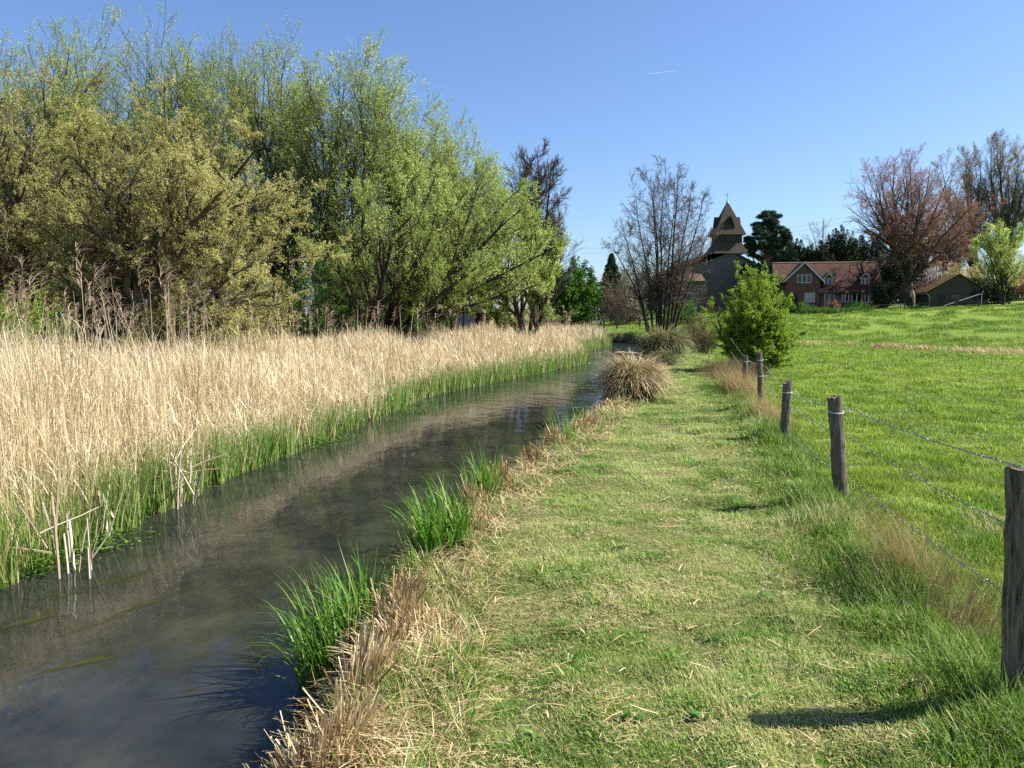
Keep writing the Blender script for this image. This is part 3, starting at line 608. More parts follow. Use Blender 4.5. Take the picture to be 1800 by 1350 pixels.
# ---------------------------------------------------------------- trees
def nrm(v): return v/(np.linalg.norm(v, axis=-1, keepdims=True)+1e-9)
def env_dist(p, d, env):
    best = np.zeros(len(p))
    for c, r in env:
        q = (p-c)/r; e = d/r; a = (e*e).sum(1); b = 2*(q*e).sum(1); cc = (q*q).sum(1)-1; disc = b*b-4*a*cc
        t = np.where(disc > 0, (-b+np.sqrt(np.maximum(disc, 0)))/(2*a), 0); best = np.maximum(best, np.maximum(t, 0))
    return best
def children(P, R, n, t0, t1, ang, lf, env, up, wig, K, rf=.6, minL=0.0, absL=None, rmin=.003, tipthin=.35, tf=.6):
    N, Kp, _ = P.shape; tot = N*n; pi_ = np.repeat(np.arange(N), n)
    t = t0+(t1-t0)*((np.tile(np.arange(n), N)+RNG.random(tot))/n); f = t*(Kp-1); i0 = np.minimum(f.astype(int), Kp-2); fr_ = (f-i0)[:, None]
    a = P[pi_, i0]; b = P[pi_, i0+1]; p = a+(b-a)*fr_; tg = nrm(b-a); pr = R[pi_, i0]*(1-fr_[:, 0])+R[pi_, i0+1]*fr_[:, 0]
    plen = np.linalg.norm(np.diff(P, axis=1), axis=2).sum(1)[pi_]
    ref = RNG.normal(size=(tot, 3)); u = nrm(np.cross(tg, ref)); an = RNG.uniform(ang[0], ang[1], tot)[:, None]
    d = nrm(np.cos(an)*tg+np.sin(an)*u)
    L = (plen*lf*(1.1-tf*t) if absL is None else absL)*RNG.uniform(.65, 1.25, tot)
    if env is not None: L = np.minimum(L, env_dist(p, d, env)*RNG.uniform(.75, 1.08, tot)+minL)
    L = np.maximum(L, minL)
    pts_ = [p]; cur = p; st = (L/(K-1))[:, None]
    for k in range(K-1):
        d = nrm(d+np.array([0, 0, up])+RNG.normal(size=(tot, 3))*wig); cur = cur+d*st; pts_.append(cur)
    Pc = np.stack(pts_, 1); r0 = np.maximum(np.minimum(pr*rf, pr*.95), rmin)*np.clip(.6+.4*L/(L.mean()+1e-6), .5, 1.3); Rc = np.maximum(r0[:, None]*np.linspace(1, tipthin, K)[None, :], rmin*.6)
    return Pc, Rc
def stem(b, t, r0, r1, K=9, bend=.06, mid=None):
    b = np.asarray(b, float); t = np.asarray(t, float); s = np.linspace(0, 1, K)[:, None]
    if mid is None: P = b+(t-b)*s
    else: mid = np.asarray(mid, float); P = (1-s)**2*b+2*s*(1-s)*mid+s*s*t
    L = np.linalg.norm(t-b); ph = RNG.uniform(0, 6, 6)
    for ax in (0, 1): P[:, ax] += bend*L*(np.sin(s[:, 0]*4+ph[ax])-np.sin(ph[ax]))*.4+bend*L*.35*(np.sin(s[:, 0]*9+ph[ax+2])-np.sin(ph[ax+2]))*s[:, 0]
    return P, np.linspace(r0, r1, K)
def tree(name, label, cat, stems, env, levels, barkm, twigm, leafm=None, leaf=None, group=None, root=None):
    """levels: dicts for children(); the last `twig` level carries leaves"""
    b0 = stems[0][0][0]; e = empty(name, b0 if root is None else root, label, cat, group)
    P = np.stack([s[0] for s in stems]); R = np.stack([s[1] for s in stems])
    T = MB(); T.tubes(P, R, 9, rnd=RNG.random(len(P)))
    B = MB(); lv = levels; cur = [(P, R)]
    for k, l in enumerate(lv):
        l = dict(l); tr = l.pop('trunk', k == 0); S = l.pop('S', 4 if k < 2 else 3); src = l.pop('src', None)
        Ps, Rs = cur[-1] if src is None else cur[src]
        Pc, Rc = children(Ps, Rs, env=env if l.pop('useenv', True) else None, **l)
        cur.append((Pc, Rc)); (T if tr else B).tubes(Pc, Rc, S if not tr else 6, m=0, rnd=RNG.random(len(Pc)))
    if leafm is not None:
        for lvl, per, ln, wd, sp in leaf:
            Pc, Rc = cur[lvl]; N, K, _ = Pc.shape; i = np.repeat(np.arange(N), per); f = RNG.random(len(i))**.8*(K-1); i0 = np.minimum(f.astype(int), K-2); fr_ = (f-i0)[:, None]
            p = Pc[i, i0]*(1-fr_)+Pc[i, i0+1]*fr_+RNG.normal(0, sp, (len(i), 3))
            tone = np.clip(RNG.normal(.5, .22, len(i))+(vn(p[:, 0]+p[:, 1], p[:, 2], 1.2, 5)-.5)*.5, 0, 1)
            B.leaves(p, ln, wd, m=1, rnd=tone)
    T.build('trunk', barkm, e, smooth=True)
    B.build('crown', [twigm]+([leafm] if leafm is not None else []), e)
    return e
M_barkD = mat_rough('dark_bark', (.018, .014, .010), (.075, .06, .045), 4, (3, 3, .8), .95, .6)
M_barkG = mat_rough('lichened_bark', (.025, .02, .014), (.10, .085, .055), 3.5, (2, 2, 1), .95, .6, c3=(.13, .12, .07))
M_barkB = mat_rough('grey_brown_bark', (.05, .038, .028), (.17, .13, .10), 3, (2, 2, .8), .95, .4)
def twig_mat(n, a, b): return mat_leaf(n, [(0, a), (1, b)], 0, .8)
TW_willow = twig_mat('willow_twigs', (.06, .055, .02), (.17, .16, .06)); TW_sallow = twig_mat('sallow_twigs', (.055, .045, .025), (.17, .14, .08))
TW_dark = twig_mat('alder_twigs', (.035, .025, .02), (.11, .08, .065)); TW_purple = twig_mat('purple_twigs', (.07, .05, .045), (.17, .12, .11))
TW_grey = twig_mat('grey_twigs', (.11, .095, .07), (.26, .22, .16)); TW_red = twig_mat('beech_twigs', (.08, .055, .048), (.21, .14, .12))
LF_willow = mat_leaf('willow_leaves', [(0, (.20, .27, .06)), (.5, (.38, .48, .12)), (1, (.58, .65, .24))], .6, .5)
LF_sallow = mat_leaf('sallow_leaves', [(0, (.23, .215, .06)), (.5, (.43, .415, .13)), (1, (.64, .60, .26))], .45, .5)
LF_green = mat_leaf('fresh_leaves', [(0, (.10, .18, .015)), (.5, (.21, .33, .03)), (1, (.36, .46, .07))], .5, .45)
LF_dkgreen = mat_leaf('shrub_leaves', [(0, (.04, .11, .015)), (.6, (.08, .19, .025)), (1, (.15, .27, .04))], .4, .4)
LF_yew = mat_leaf('evergreen_needles', [(0, (.010, .022, .008)), (.6, (.022, .042, .014)), (1, (.05, .08, .025))], .1, .6)
LF_pine = mat_leaf('pine_needles', [(0, (.015, .04, .02)), (.6, (.03, .07, .035)), (1, (.06, .11, .055))], .15, .6)
LF_beech = mat_leaf('copper_buds', [(0, (.20, .085, .055)), (.6, (.38, .17, .11)), (1, (.56, .34, .24))], .35, .6)
LF_olive = mat_leaf('olive_buds', [(0, (.18, .16, .09)), (1, (.38, .34, .21))], .35, .6)
LF_pink = mat_leaf('magnolia_petals', [(0, (.50, .25, .36)), (.5, (.62, .42, .48)), (1, (.75, .68, .60))], .4, .6)
LF_brown = mat_leaf('bud_haze', [(0, (.08, .065, .03)), (1, (.20, .16, .08))], .3, .6)
def willow(px, ptop, hw, d, label, ns=8, leafn=6, base_px=None, group='tall willows behind the reeds', lf=LF_willow):
    top = at(px, ptop, d); zt = top[2]; X = top[0]; hwm = hw/F*d
    zb = float(ground(X, d)); c = np.array([X, d, zt-.62*(zt-zb)]); env = [(np.array([X, d, zb+(zt-zb)*.60]), np.array([hwm*1.5, hwm*1.3, (zt-zb)*.41])), (np.array([X, d, zb+(zt-zb)*.34]), np.array([hwm*1.5, hwm*1.3, (zt-zb)*.32]))]
    st = []; bx_ = X if base_px is None else at(base_px, 500, d)[0]
    for i in range(ns):
        a = RNG.uniform(0, 2*pi); rr = RNG.uniform(.25, .85)*hwm; hh = RNG.uniform(.74, .90) if i else .90
        if i == 0: rr *= .15
        b = (bx_+RNG.normal(0, .25), d+RNG.normal(0, .3), zb-.2); t = (X+rr*cos(a), d+rr*sin(a), zb+(zt-zb)*(hh-.18*rr/hwm-.02))
        st.append(stem(b, t, .24 if i == 0 else RNG.uniform(.10, .18), .018, 10, .045, mid=((b[0]*.6+t[0]*.4), (b[1]*.6+t[1]*.4), zb+(zt-zb)*.45)))
    lv = [dict(n=15, t0=.14, t1=.98, ang=(.4, .95), lf=.42, up=.11, wig=.13, K=7, rf=.42, minL=.7, rmin=.012, tf=.3),
          dict(n=9, t0=.12, t1=1, ang=(.35, .9), lf=.55, up=.10, wig=.16, K=5, rf=.5, minL=.45, rmin=.007),
          dict(n=6, t0=.08, t1=1, ang=(.25, .8), lf=.6, up=.08, wig=.12, K=4, rf=.6, minL=.30, rmin=.005, useenv=True)]
    return tree('willow_tree', label, 'tree', st, env, lv, M_barkD, TW_willow, lf, [(3, leafn, .10, .032, .03), (2, leafn//2, .10, .032, .04)], group)
willow(-70, 60, 110, 35, 'willow at the left edge, partly cut off by the frame, behind the sallow')
willow(55, 34, 80, 37, 'second willow from the left, high olive crown over the sallow')
willow(165, 22, 75, 41, 'willow with the tallest crown left of centre of the willow row')
willow(275, 30, 70, 38, 'willow right of the tallest one, thin crown with blue sky showing')
willow(385, 42, 62, 42, 'narrow upright willow between two sky gaps above the sallow')
willow(487, 38, 60, 38, 'slender pointed willow just left of the big central willow')
willow(600, 72, 90, 36, 'big central willow with dark forked trunk and spreading branches', 9, 8)
willow(700, 140, 75, 38, 'willow on the falling shoulder of the row, right of the big central one', 8, 8)
willow(790, 205, 60, 40, 'shorter willow near the right end of the row', 7, 8)
willow(850, 275, 45, 42, 'lowest narrow willow at the right end of the tall row', 5, 8)
# leaning willow that reaches over to the right
def leaning():
    d = 31.0; b = at(655, 575, d); b[2] = -.1
    c = at(800, 430, d)
    env = [(at(800, 440, d), np.array([170, 150, 120])/F*d), (at(900, 430, d), np.array([85, 85, 85])/F*d), (at(700, 400, d), np.array([110, 120, 110])/F*d), (at(650, 480, d), np.array([110, 110, 90])/F*d)]
    tg = [(940, 372, 0), (900, 330, 2), (960, 430, -1), (860, 300, 3), (780, 300, 1), (700, 300, -2), (640, 330, 1.5), (560, 440, -1), (760, 380, -2.5), (840, 470, -2.5), (950, 500, 0)]
    st = []
    for (x, y, o) in tg:
        t = at(x, y, d+o); m = b+(t-b)*.45; m[2] += .5 if x > 600 else 1
        st.append(stem(b+RNG.normal(0, .25, 3)*[1, 1, 0], t, RNG.uniform(.10, .2), .02, 10, .05, mid=m))
    lv = [dict(n=12, t0=.2, t1=.98, ang=(.3, .85), lf=.38, up=.10, wig=.13, K=6, rf=.55, minL=.5, rmin=.014),
          dict(n=8, t0=.1, t1=1, ang=(.3, .8), lf=.5, up=.12, wig=.15, K=5, rf=.5, minL=.4, rmin=.008),
          dict(n=5, t0=.08, t1=1, ang=(.2, .7), lf=.6, up=.08, wig=.12, K=4, rf=.6, minL=.25, rmin=.0055)]
    tree('willow_tree', 'broad leaning willow whose dark boughs sweep right over the reeds', 'tree', st, env, lv, M_barkD, TW_willow, LF_willow, [(3, 11, .085, .030, .028), (2, 6, .085, .03, .04)], 'tall willows behind the reeds', root=b)
    d = 37.0; b = at(925, 575, d); b[2] = -.1
    env = [(at(915, 440, d), np.array([62, 60, 75])/F*d), (at(900, 500, d), np.array([75, 60, 45])/F*d)]
    st = [stem(b, at(x, y, d+o), .13, .02, 9, .07) for (x, y, o) in [(960, 390, 0), (925, 365, 1), (880, 390, -1), (850, 470, .5), (975, 440, -1), (845, 520, 1)]]
    tree('willow_tree', 'small willow with twisted trunk right of the grey-blue shed', 'tree', st, env, lv, M_barkD, TW_willow, LF_willow, [(3, 12, .10, .036, .03), (2, 8, .1, .036, .04)], 'tall willows behind the reeds', root=b)
leaning()
def sallow(px, py, d, hw, hh, tg, label, seed_base):
    b = at(seed_base[0], seed_base[1], d); b[2] = -.15
    env = [(at(px, py, d), np.array([hw, hw*.8, hh])/F*d), (at(px+15, py+70, d), np.array([hw*1.08, hw*.8, hh*.75])/F*d)]
    st = []
    for (x, y, o, r) in tg:
        t = at(x, y, d+o); ec = env[0][0]; t = ec+(t-ec)*.80; m = b+(t-b)*.5; m[2] += RNG.uniform(-.6, .5)
        st.append(stem(b+RNG.normal(0, .4, 3)*[1, 1, 0], t, r*1.25, .022, 11, .10, mid=m))
    lv = [dict(n=11, t0=.18, t1=.98, ang=(.45, 1.05), lf=.42, up=.08, wig=.2, K=7, rf=.6, minL=.5, rmin=.014, tf=.25),
          dict(n=9, t0=.12, t1=1, ang=(.4, 1.0), lf=.45, up=.06, wig=.22, K=5, rf=.55, minL=.35, rmin=.007),
          dict(n=7, t0=.08, t1=1, ang=(.3, .9), lf=.5, up=.05, wig=.18, K=4, rf=.6, minL=.22, rmin=.0042)]
    tree('sallow_tree', label, 'tree', st, env, lv, M_barkG, TW_sallow, LF_sallow, [(3, 27, .046, .025, .022), (2, 12, .046, .025, .03)], 'yellow-green sallows', root=b)
sallow(310, 385, 22, 240, 215, [(300, 190, 0, .17), (180, 230, 1, .15), (420, 230, -1, .16), (500, 330, 0, .15), (530, 440, .5, .13), (120, 330, -1, .14), (240, 330, -2.5, .13), (380, 330, -3, .12), (330, 300, 2.5, .12), (90, 430, 1, .14), (470, 500, -2, .1)],
       'large yellow-green sallow with dark twisting trunks behind the reeds', (205, 575))
sallow(20, 330, 24.5, 190, 225, [(60, 125, 0, .16), (-60, 150, 1, .15), (140, 200, -1, .14), (-130, 300, 0, .15), (170, 320, 1, .12), (0, 300, -2.5, .13), (100, 400, -2, .12), (40, 250, 2, .12)],
       'ochre sallow cut by the left edge of the photo, beside the large one', (10, 580))
def blob_env(px, py, d, hx, hy, depth=None):
    return [(at(px, py, d), np.array([hx, (depth or hx), hy])/F*d)]
def bare(px, ptop, pbase, hw, d, label, ns=3, spread=.8, bark=M_barkD, tw=TW_dark, leafm=None, leaf=None, tr=.16, name='bare_tree', group=None, n1=12, n2=9, n3=6, up=.1, lowc=.45, bx=None, zb=None, rk=1.0, cat='tree', trunk_h=0.0, ang1=(.35, .9), dome=.25):
    t0 = at(px, ptop, d); zt = t0[2]; b = at(pbase if bx is None else bx, 560, d); zb = float(ground(b[0], d)) if zb is None else zb; b[2] = zb-.2
    X = t0[0]; hwm = hw/F*d; cz = zb+(zt-zb)*(1+lowc)/2; env = [(np.array([X, d, cz]), np.array([hwm, hwm*.9, (zt-zb)*(1-lowc)/2*1.04])), (np.array([X, d, cz-(zt-zb)*.1]), np.array([hwm*1.08, hwm, (zt-zb)*(1-lowc)/2*.8]))]
    st = []; fork = b+np.array([0, 0, trunk_h])
    if trunk_h > 0: st.append(stem(b, fork, tr, tr*.8, 10, .01))
    for i in range(ns):
        a = (2*pi*i/ns if ns < 9 else 2.4*i)+RNG.uniform(-.3, .3); rr = spread*hwm*RNG.uniform(.3, .98)*(0 if (i == 0 and ns > 2) else 1)
        t = np.array([X+rr*cos(a), d+rr*sin(a), zb+(zt-zb)*(.97-dome*(rr/hwm)**2)])
        m = fork+(t-fork)*.4; m[2] += .12*(zt-zb)*(.5 if trunk_h else .3); m[:2] = fork[:2]+(t[:2]-fork[:2])*.30 if not trunk_h else fork[:2]+(t[:2]-fork[:2])*.5
        st.append(stem(fork+RNG.normal(0, tr*.3, 3)*[1, 1, 0], t, tr*(RNG.uniform(.25, .42) if trunk_h else RNG.uniform(.6, 1)), .02*rk, 10, .045, mid=m))
    lv = [dict(n=n1, t0=.22 if not trunk_h else .12, t1=.98, ang=ang1, lf=.42, up=up, wig=.14, K=6, rf=.42, minL=.5, rmin=.016*rk),
          dict(n=n2, t0=.1, t1=1, ang=(.35, .85), lf=.48, up=up, wig=.15, K=5, rf=.5, minL=.4, rmin=.011*rk),
          dict(n=n3, t0=.08, t1=1, ang=(.3, .8), lf=.55, up=up*.6, wig=.15, K=4, rf=.6, minL=.3, rmin=.008*rk)]
    if trunk_h > 0: lv[0]['t0'] = .15
    return tree(name, label, cat, st, env, lv, bark, tw, leafm, leaf, group, root=b)
bare(938, 266, 950, 76, 52, 'dark leafless tree rising behind the right end of the willow row', 5, .85, rk=1.6, tr=.25, leafm=LF_brown, leaf=[(3, 3, .07, .045, .05)], n1=15, n3=8)
bare(985, 385, 955, 42, 53, 'smaller leafless tree leaning right above the round green bush', 4, .8, rk=1.2, tr=.14, tw=TW_purple, n1=9, bx=950)
# bare multi-stemmed alder
def alder():
    d = 62.0; zb = float(ground(11.5, d)); st = []
    tg = [(1168, 298, 1162), (1192, 300, 1172), (1120, 345, 1148), (1140, 330, 1156), (1235, 345, 1180), (1215, 320, 1178), (1098, 400, 1140), (1180, 330, 1166), (1250, 400, 1184), (1078, 430, 1144), (1150, 310, 1158)]
    for x, y, bx_ in tg:
        b = at(bx_, 560, d+RNG.normal(0, .4)); b[2] = zb-.1; t = at(x, y, d+RNG.normal(0, 1.6)); m = b+(t-b)*.5; m[0] -= (t[0]-b[0])*.16
        st.append(stem(b, t, RNG.uniform(.09, .14), .018, 12, .022, mid=m))
    env = [(at(1160, 415, d), np.array([108, 90, 122])/F*d), (at(1160, 480, d), np.array([112, 90, 75])/F*d)]
    lv = [dict(n=20, t0=.16, t1=.99, ang=(.5, 1.1), lf=.27, up=.07, wig=.12, K=6, rf=.32, minL=.5, rmin=.013),
          dict(n=9, t0=.12, t1=1, ang=(.4, .9), lf=.5, up=.05, wig=.15, K=4, rf=.5, minL=.35, rmin=.009),
          dict(n=5, t0=.1, t1=1, ang=(.3, .8), lf=.6, up=.03, wig=.15, K=3, rf=.7, minL=.25, rmin=.0075)]
    r = at(1158, 560, d); r[2] = zb
    tree('alder_tree', 'leafless alder with a fan of slim trunks in front of the church', 'tree', st, env, lv, M_barkD, TW_purple, LF_brown, [(3, 2, .07, .05, .04)], None, root=r)
alder()
# ---------------------------------------------------------------- bushes: many stems and a leafy shell
def bush(px, py, d, hx, hy, label, leafm=LF_dkgreen, n=14000, ln=.08, wd=.05, name='bush', cat='bush', group=None, nst=26, tw=TW_dark, zb=None, spiky=.35, thick=.02, core=True, depth=None, twn=8):
    c = at(px, py, d); rx_ = hx/F*d; rz = hy/F*d; ry = (depth if depth is not None else rx_); zb = float(ground(c[0], d)) if zb is None else zb
    b = np.array([c[0], d, zb]); e = empty(name, b, label, cat, group)
    env = [(c, np.array([rx_, ry, rz]))]
    st = []
    for i in range(nst):
        a = RNG.uniform(0, 2*pi); ph = math.asin(RNG.uniform(-.35, 1)); k = RNG.uniform(.75, 1.0)*(1+spiky*.35*RNG.random())
        t = c+np.array([rx_*cos(a)*cos(ph), ry*sin(a)*cos(ph), rz*sin(ph)])*k; t[2] = max(t[2], zb+.1)
        b_ = b+np.array([rx_*.55*cos(a)*RNG.random(), ry*.55*sin(a)*RNG.random(), -.05]); st.append(stem(b_, t, thick, thick*.3, 8, .10, mid=b_+(t-b_)*.5+RNG.normal(0, .22, 3)*[rx_, ry, rz*.5]))
    P = np.stack([s[0] for s in st]); R = np.stack([s[1] for s in st]); T = MB(); T.tubes(P, R, 5); T.build('stems', M_barkB, e, smooth=True)
    B = MB(); P1, R1 = children(P, R, twn, .15, 1, (.4, 1.2), .34, None, .05, .15, 5, .5, .1, rmin=thick*.2); B.tubes(P1, R1, 3, rnd=RNG.random(len(P1)))
    P2, R2 = children(P1, R1, 5, .1, 1, (.3, .9), .5, None, .05, .15, 4, .6, .06, rmin=thick*.14); B.tubes(P2, R2, 3, rnd=RNG.random(len(P2)))
    per = max(1, n//len(P2)); i = np.repeat(np.arange(len(P2)), per); f = RNG.random(len(i))*3; i0 = np.minimum(f.astype(int), 2); fr_ = (f-i0)[:, None]
    p = P2[i, i0]*(1-fr_)+P2[i, i0+1]*fr_+RNG.normal(0, ln*.5, (len(i), 3)); p[:, 2] = np.maximum(p[:, 2], ground(p[:, 0], p[:, 1])+.03)
    tone = np.clip(RNG.normal(.5, .22, len(i))+(vn(p[:, 0]+p[:, 1], p[:, 2], rz*.35, 5)-.5)*.5, 0, 1)
    B.leaves(p, ln, wd, m=1, rnd=tone); B.build('foliage', [tw, leafm], e)
    return e
bush(1322, 574, 23, 50, 80, 'fresh lime-green hawthorn bush at the end of the wire fence', LF_green, 150000, .042, .032, 'hawthorn_bush', nst=90, thick=.022, spiky=1.1, twn=10)
bush(1235, 592, 33, 26, 42, 'brown and olive leafless bush left of the hawthorn, beside the path', LF_brown, 9000, .04, .03, nst=40, tw=TW_grey, thick=.014)
bush(1216, 585, 40, 18, 32, 'dark twiggy bush behind the brown one where the path narrows', LF_brown, 5000, .05, .03, nst=30, tw=TW_dark, thick=.014)
bush(1000, 520, 60, 46, 52, 'round dark green leafy bush behind the far end of the reeds', LF_dkgreen, 60000, .15, .11, nst=64, thick=.03, spiky=.2)
bush(20, 560, 17, 75, 50, 'low green elder bush at the left edge behind the reeds', LF_green, 12000, .05, .035, nst=30)
bush(560, 520, 30, 75, 50, 'leafy undergrowth bush below the big central willow', LF_dkgreen, 12000, .07, .045, group='bushes under the willows')
bush(440, 535, 27, 80, 42, 'leafy undergrowth bush right of the sallow trunks', LF_sallow, 9000, .06, .04, group='bushes under the willows')
bush(690, 535, 33, 70, 42, 'undergrowth bush at the foot of the leaning willow', LF_dkgreen, 12000, .07, .045, group='bushes under the willows')
bush(760, 548, 36, 40, 28, 'small undergrowth bush left of the grey-blue shed', LF_dkgreen, 7000, .07, .045, group='bushes under the willows')
bush(1090, 525, 84, 42, 48, 'brown leafless thicket left of the alder', LF_brown, 8000, .14, .08, nst=46, tw=TW_grey, thick=.04, name='thicket')
bush(1195, 555, 72, 32, 30, 'green bush behind the alder below the church wall', LF_dkgreen, 8000, .11, .08, thick=.03)
bush(1128, 562, 86, 30, 22, 'dark low bush behind the alder trunks', LF_dkgreen, 6000, .12, .08, thick=.03)
# far mass of woodland closing the view behind the willows
def woodland():
    B = MB()
    for (x0, x1, y0, y1, n, h) in [(-75, -3, 62, 80, 220, 8.5), (-50, -4, 46, 56, 60, 4.0), (6, 26, 112, 128, 60, 6.0), (18, 110, 150, 175, 170, 9)]:
        x = U(x0, x1, n); y = U(y0, y1, n); b = pts(x, y); hh = U(.6, 1.05, n)*h
        P, _ = arcs(b, hh, U(0, .15, n), U(0, .4, n), U(0, 2*pi, n), 7, 1, .3); R = np.linspace(.13, .03, 7)[None]*np.ones((n, 1))
        B.tubes(P, R, 5, m=0)
        P1, R1 = children(P, R, 10, .15, 1, (.4, 1.0), .35, None, .1, .15, 5, .4, .3, rmin=.02); B.tubes(P1, R1, 3, m=0, rnd=RNG.random(len(P1)))
        P2, R2 = children(P1, R1, 6, .1, 1, (.4, .9), .5, None, .08, .15, 3, .6, .3, rmin=.016); B.tubes(P2, R2, 3, m=0, rnd=RNG.random(len(P2)))
        i = np.repeat(np.arange(len(P2)), 3); B.leaves(P2[i, 1]+RNG.normal(0, .25, (len(i), 3)), .24, .13, m=1)
    tag(B.build('distant_woodland', [TW_grey, mat_leaf('wood_haze_leaves', [(0, (.07, .09, .03)), (1, (.17, .19, .07))], .3, .6)]), 'dim woodland far behind the willows and gardens', 'woodland', kind='stuff')
woodland()
# ---------------------------------------------------------------- church
def brick_mat(name, c1, c2, cm, scale, bw=.5, bh=.25, mort=.02, dirt=(.05, .04, .03)):
    m, nt, out = new_mat(name); g = nt.nodes.new('ShaderNodeTexCoord'); s = nt.nodes.new('ShaderNodeSeparateXYZ'); nt.links.new(g.outputs['Object'], s.inputs[0])
    cx = nt.nodes.new('ShaderNodeCombineXYZ'); nt.links.new(math_(nt, 'ADD', s.outputs[0], math_(nt, 'MULTIPLY', s.outputs[1], .83)), cx.inputs[0]); nt.links.new(s.outputs[2], cx.inputs[1])
    b = nt.nodes.new('ShaderNodeTexBrick'); nt.links.new(cx.outputs[0], b.inputs[0]); b.inputs['Color1'].default_value = (*c1, 1); b.inputs['Color2'].default_value = (*c2, 1); b.inputs['Mortar'].default_value = (*cm, 1)
    b.inputs['Scale'].default_value = scale; b.inputs['Mortar Size'].default_value = mort; b.inputs['Brick Width'].default_value = bw; b.inputs['Row Height'].default_value = bh
    f = noise(nt, 1.2, 5, .65, g.outputs['Object']); col = mixc(nt, ramp(nt, f, [(.45, (0, 0, 0)), (.75, (.8, .8, .8))]), b.outputs[0], dirt)
    f3 = noise(nt, 6, 4, .65, g.outputs['Object']); col = mixc(nt, ramp(nt, f3, [(.5, (0, 0, 0)), (.8, (.6, .6, .6))]), col, c2)
    p = nt.nodes.new('ShaderNodeBsdfPrincipled'); p.inputs['Roughness'].default_value = .9; p.inputs['Specular IOR Level'].default_value = .15; nt.links.new(col, p.inputs['Base Color'])
    bm = nt.nodes.new('ShaderNodeBump'); bm.inputs['Distance'].default_value = .03; bm.inputs['Strength'].default_value = .7; nt.links.new(b.outputs[1], bm.inputs['Height']); bm.invert = True; nt.links.new(bm.outputs[0], p.inputs['Normal']); nt.links.new(p.outputs[0], out.inputs[0]); return m
M_shingle = brick_mat('oak_shingles', (.055, .046, .036), (.10, .082, .064), (.025, .02, .016), 1.0, .22, .20, .02, (.05, .047, .032))
M_flint = brick_mat('flint_wall', (.095, .093, .088), (.17, .165, .15), (.09, .088, .08), 1.0, .35, .22, .05, (.07, .07, .065))
M_clay = brick_mat('clay_tiles', (.075, .037, .028), (.125, .064, .046), (.03, .018, .014), 1.0, .25, .17, .02, (.10, .065, .04))
M_clay2 = brick_mat('old_brown_tiles', (.10, .06, .04), (.17, .10, .065), (.05, .03, .02), 1.0, .25, .17, .02, (.07, .055, .035))
M_moss = brick_mat('mossy_tiles', (.17, .105, .04), (.12, .07, .04), (.05, .035, .02), 1.0, .3, .2, .02, (.22, .16, .045))
M_brick = brick_mat('red_brick', (.24, .09, .06), (.32, .14, .09), (.22, .17, .13), 1.0, .24, .085, .012, (.13, .06, .045))
M_board = mat_rough('dark_boards', (.02, .02, .02), (.06, .055, .05), 3, (.6, .6, 9), .9, .4)
M_board2 = mat_rough('grey_barn_boards', (.035, .035, .03), (.08, .078, .07), 3, (.4, .4, 7), .9, .5)
M_white = mat_rough('white_painted_wood', (.62, .62, .60), (.78, .78, .76), 12, rough=.5, bump=.05)
def simple(name, col, rough=.5, metal=0, spec=.5):
    m, nt, out = new_mat(name); p = nt.nodes.new('ShaderNodeBsdfPrincipled'); f = noise(nt, 3, 3, .5, posn(nt)); c = mixc(nt, f, tuple(a*.8 for a in col), tuple(min(1, a*1.2) for a in col)); nt.links.new(c, p.inputs['Base Color'])
    p.inputs['Roughness'].default_value = rough; p.inputs['Metallic'].default_value = metal; p.inputs['Specular IOR Level'].default_value = spec; nt.links.new(p.outputs[0], out.inputs[0]); return m
M_glass = simple('window_glass', (.02, .025, .03), .08)
M_lead = simple('lead', (.35, .36, .37), .5)
M_iron = simple('grey_metal', (.32, .33, .34), .45, .3)
M_wood = mat_rough('fence_wood', (.05, .042, .034), (.15, .125, .10), 6, (1, 1, 5), .9, .5)
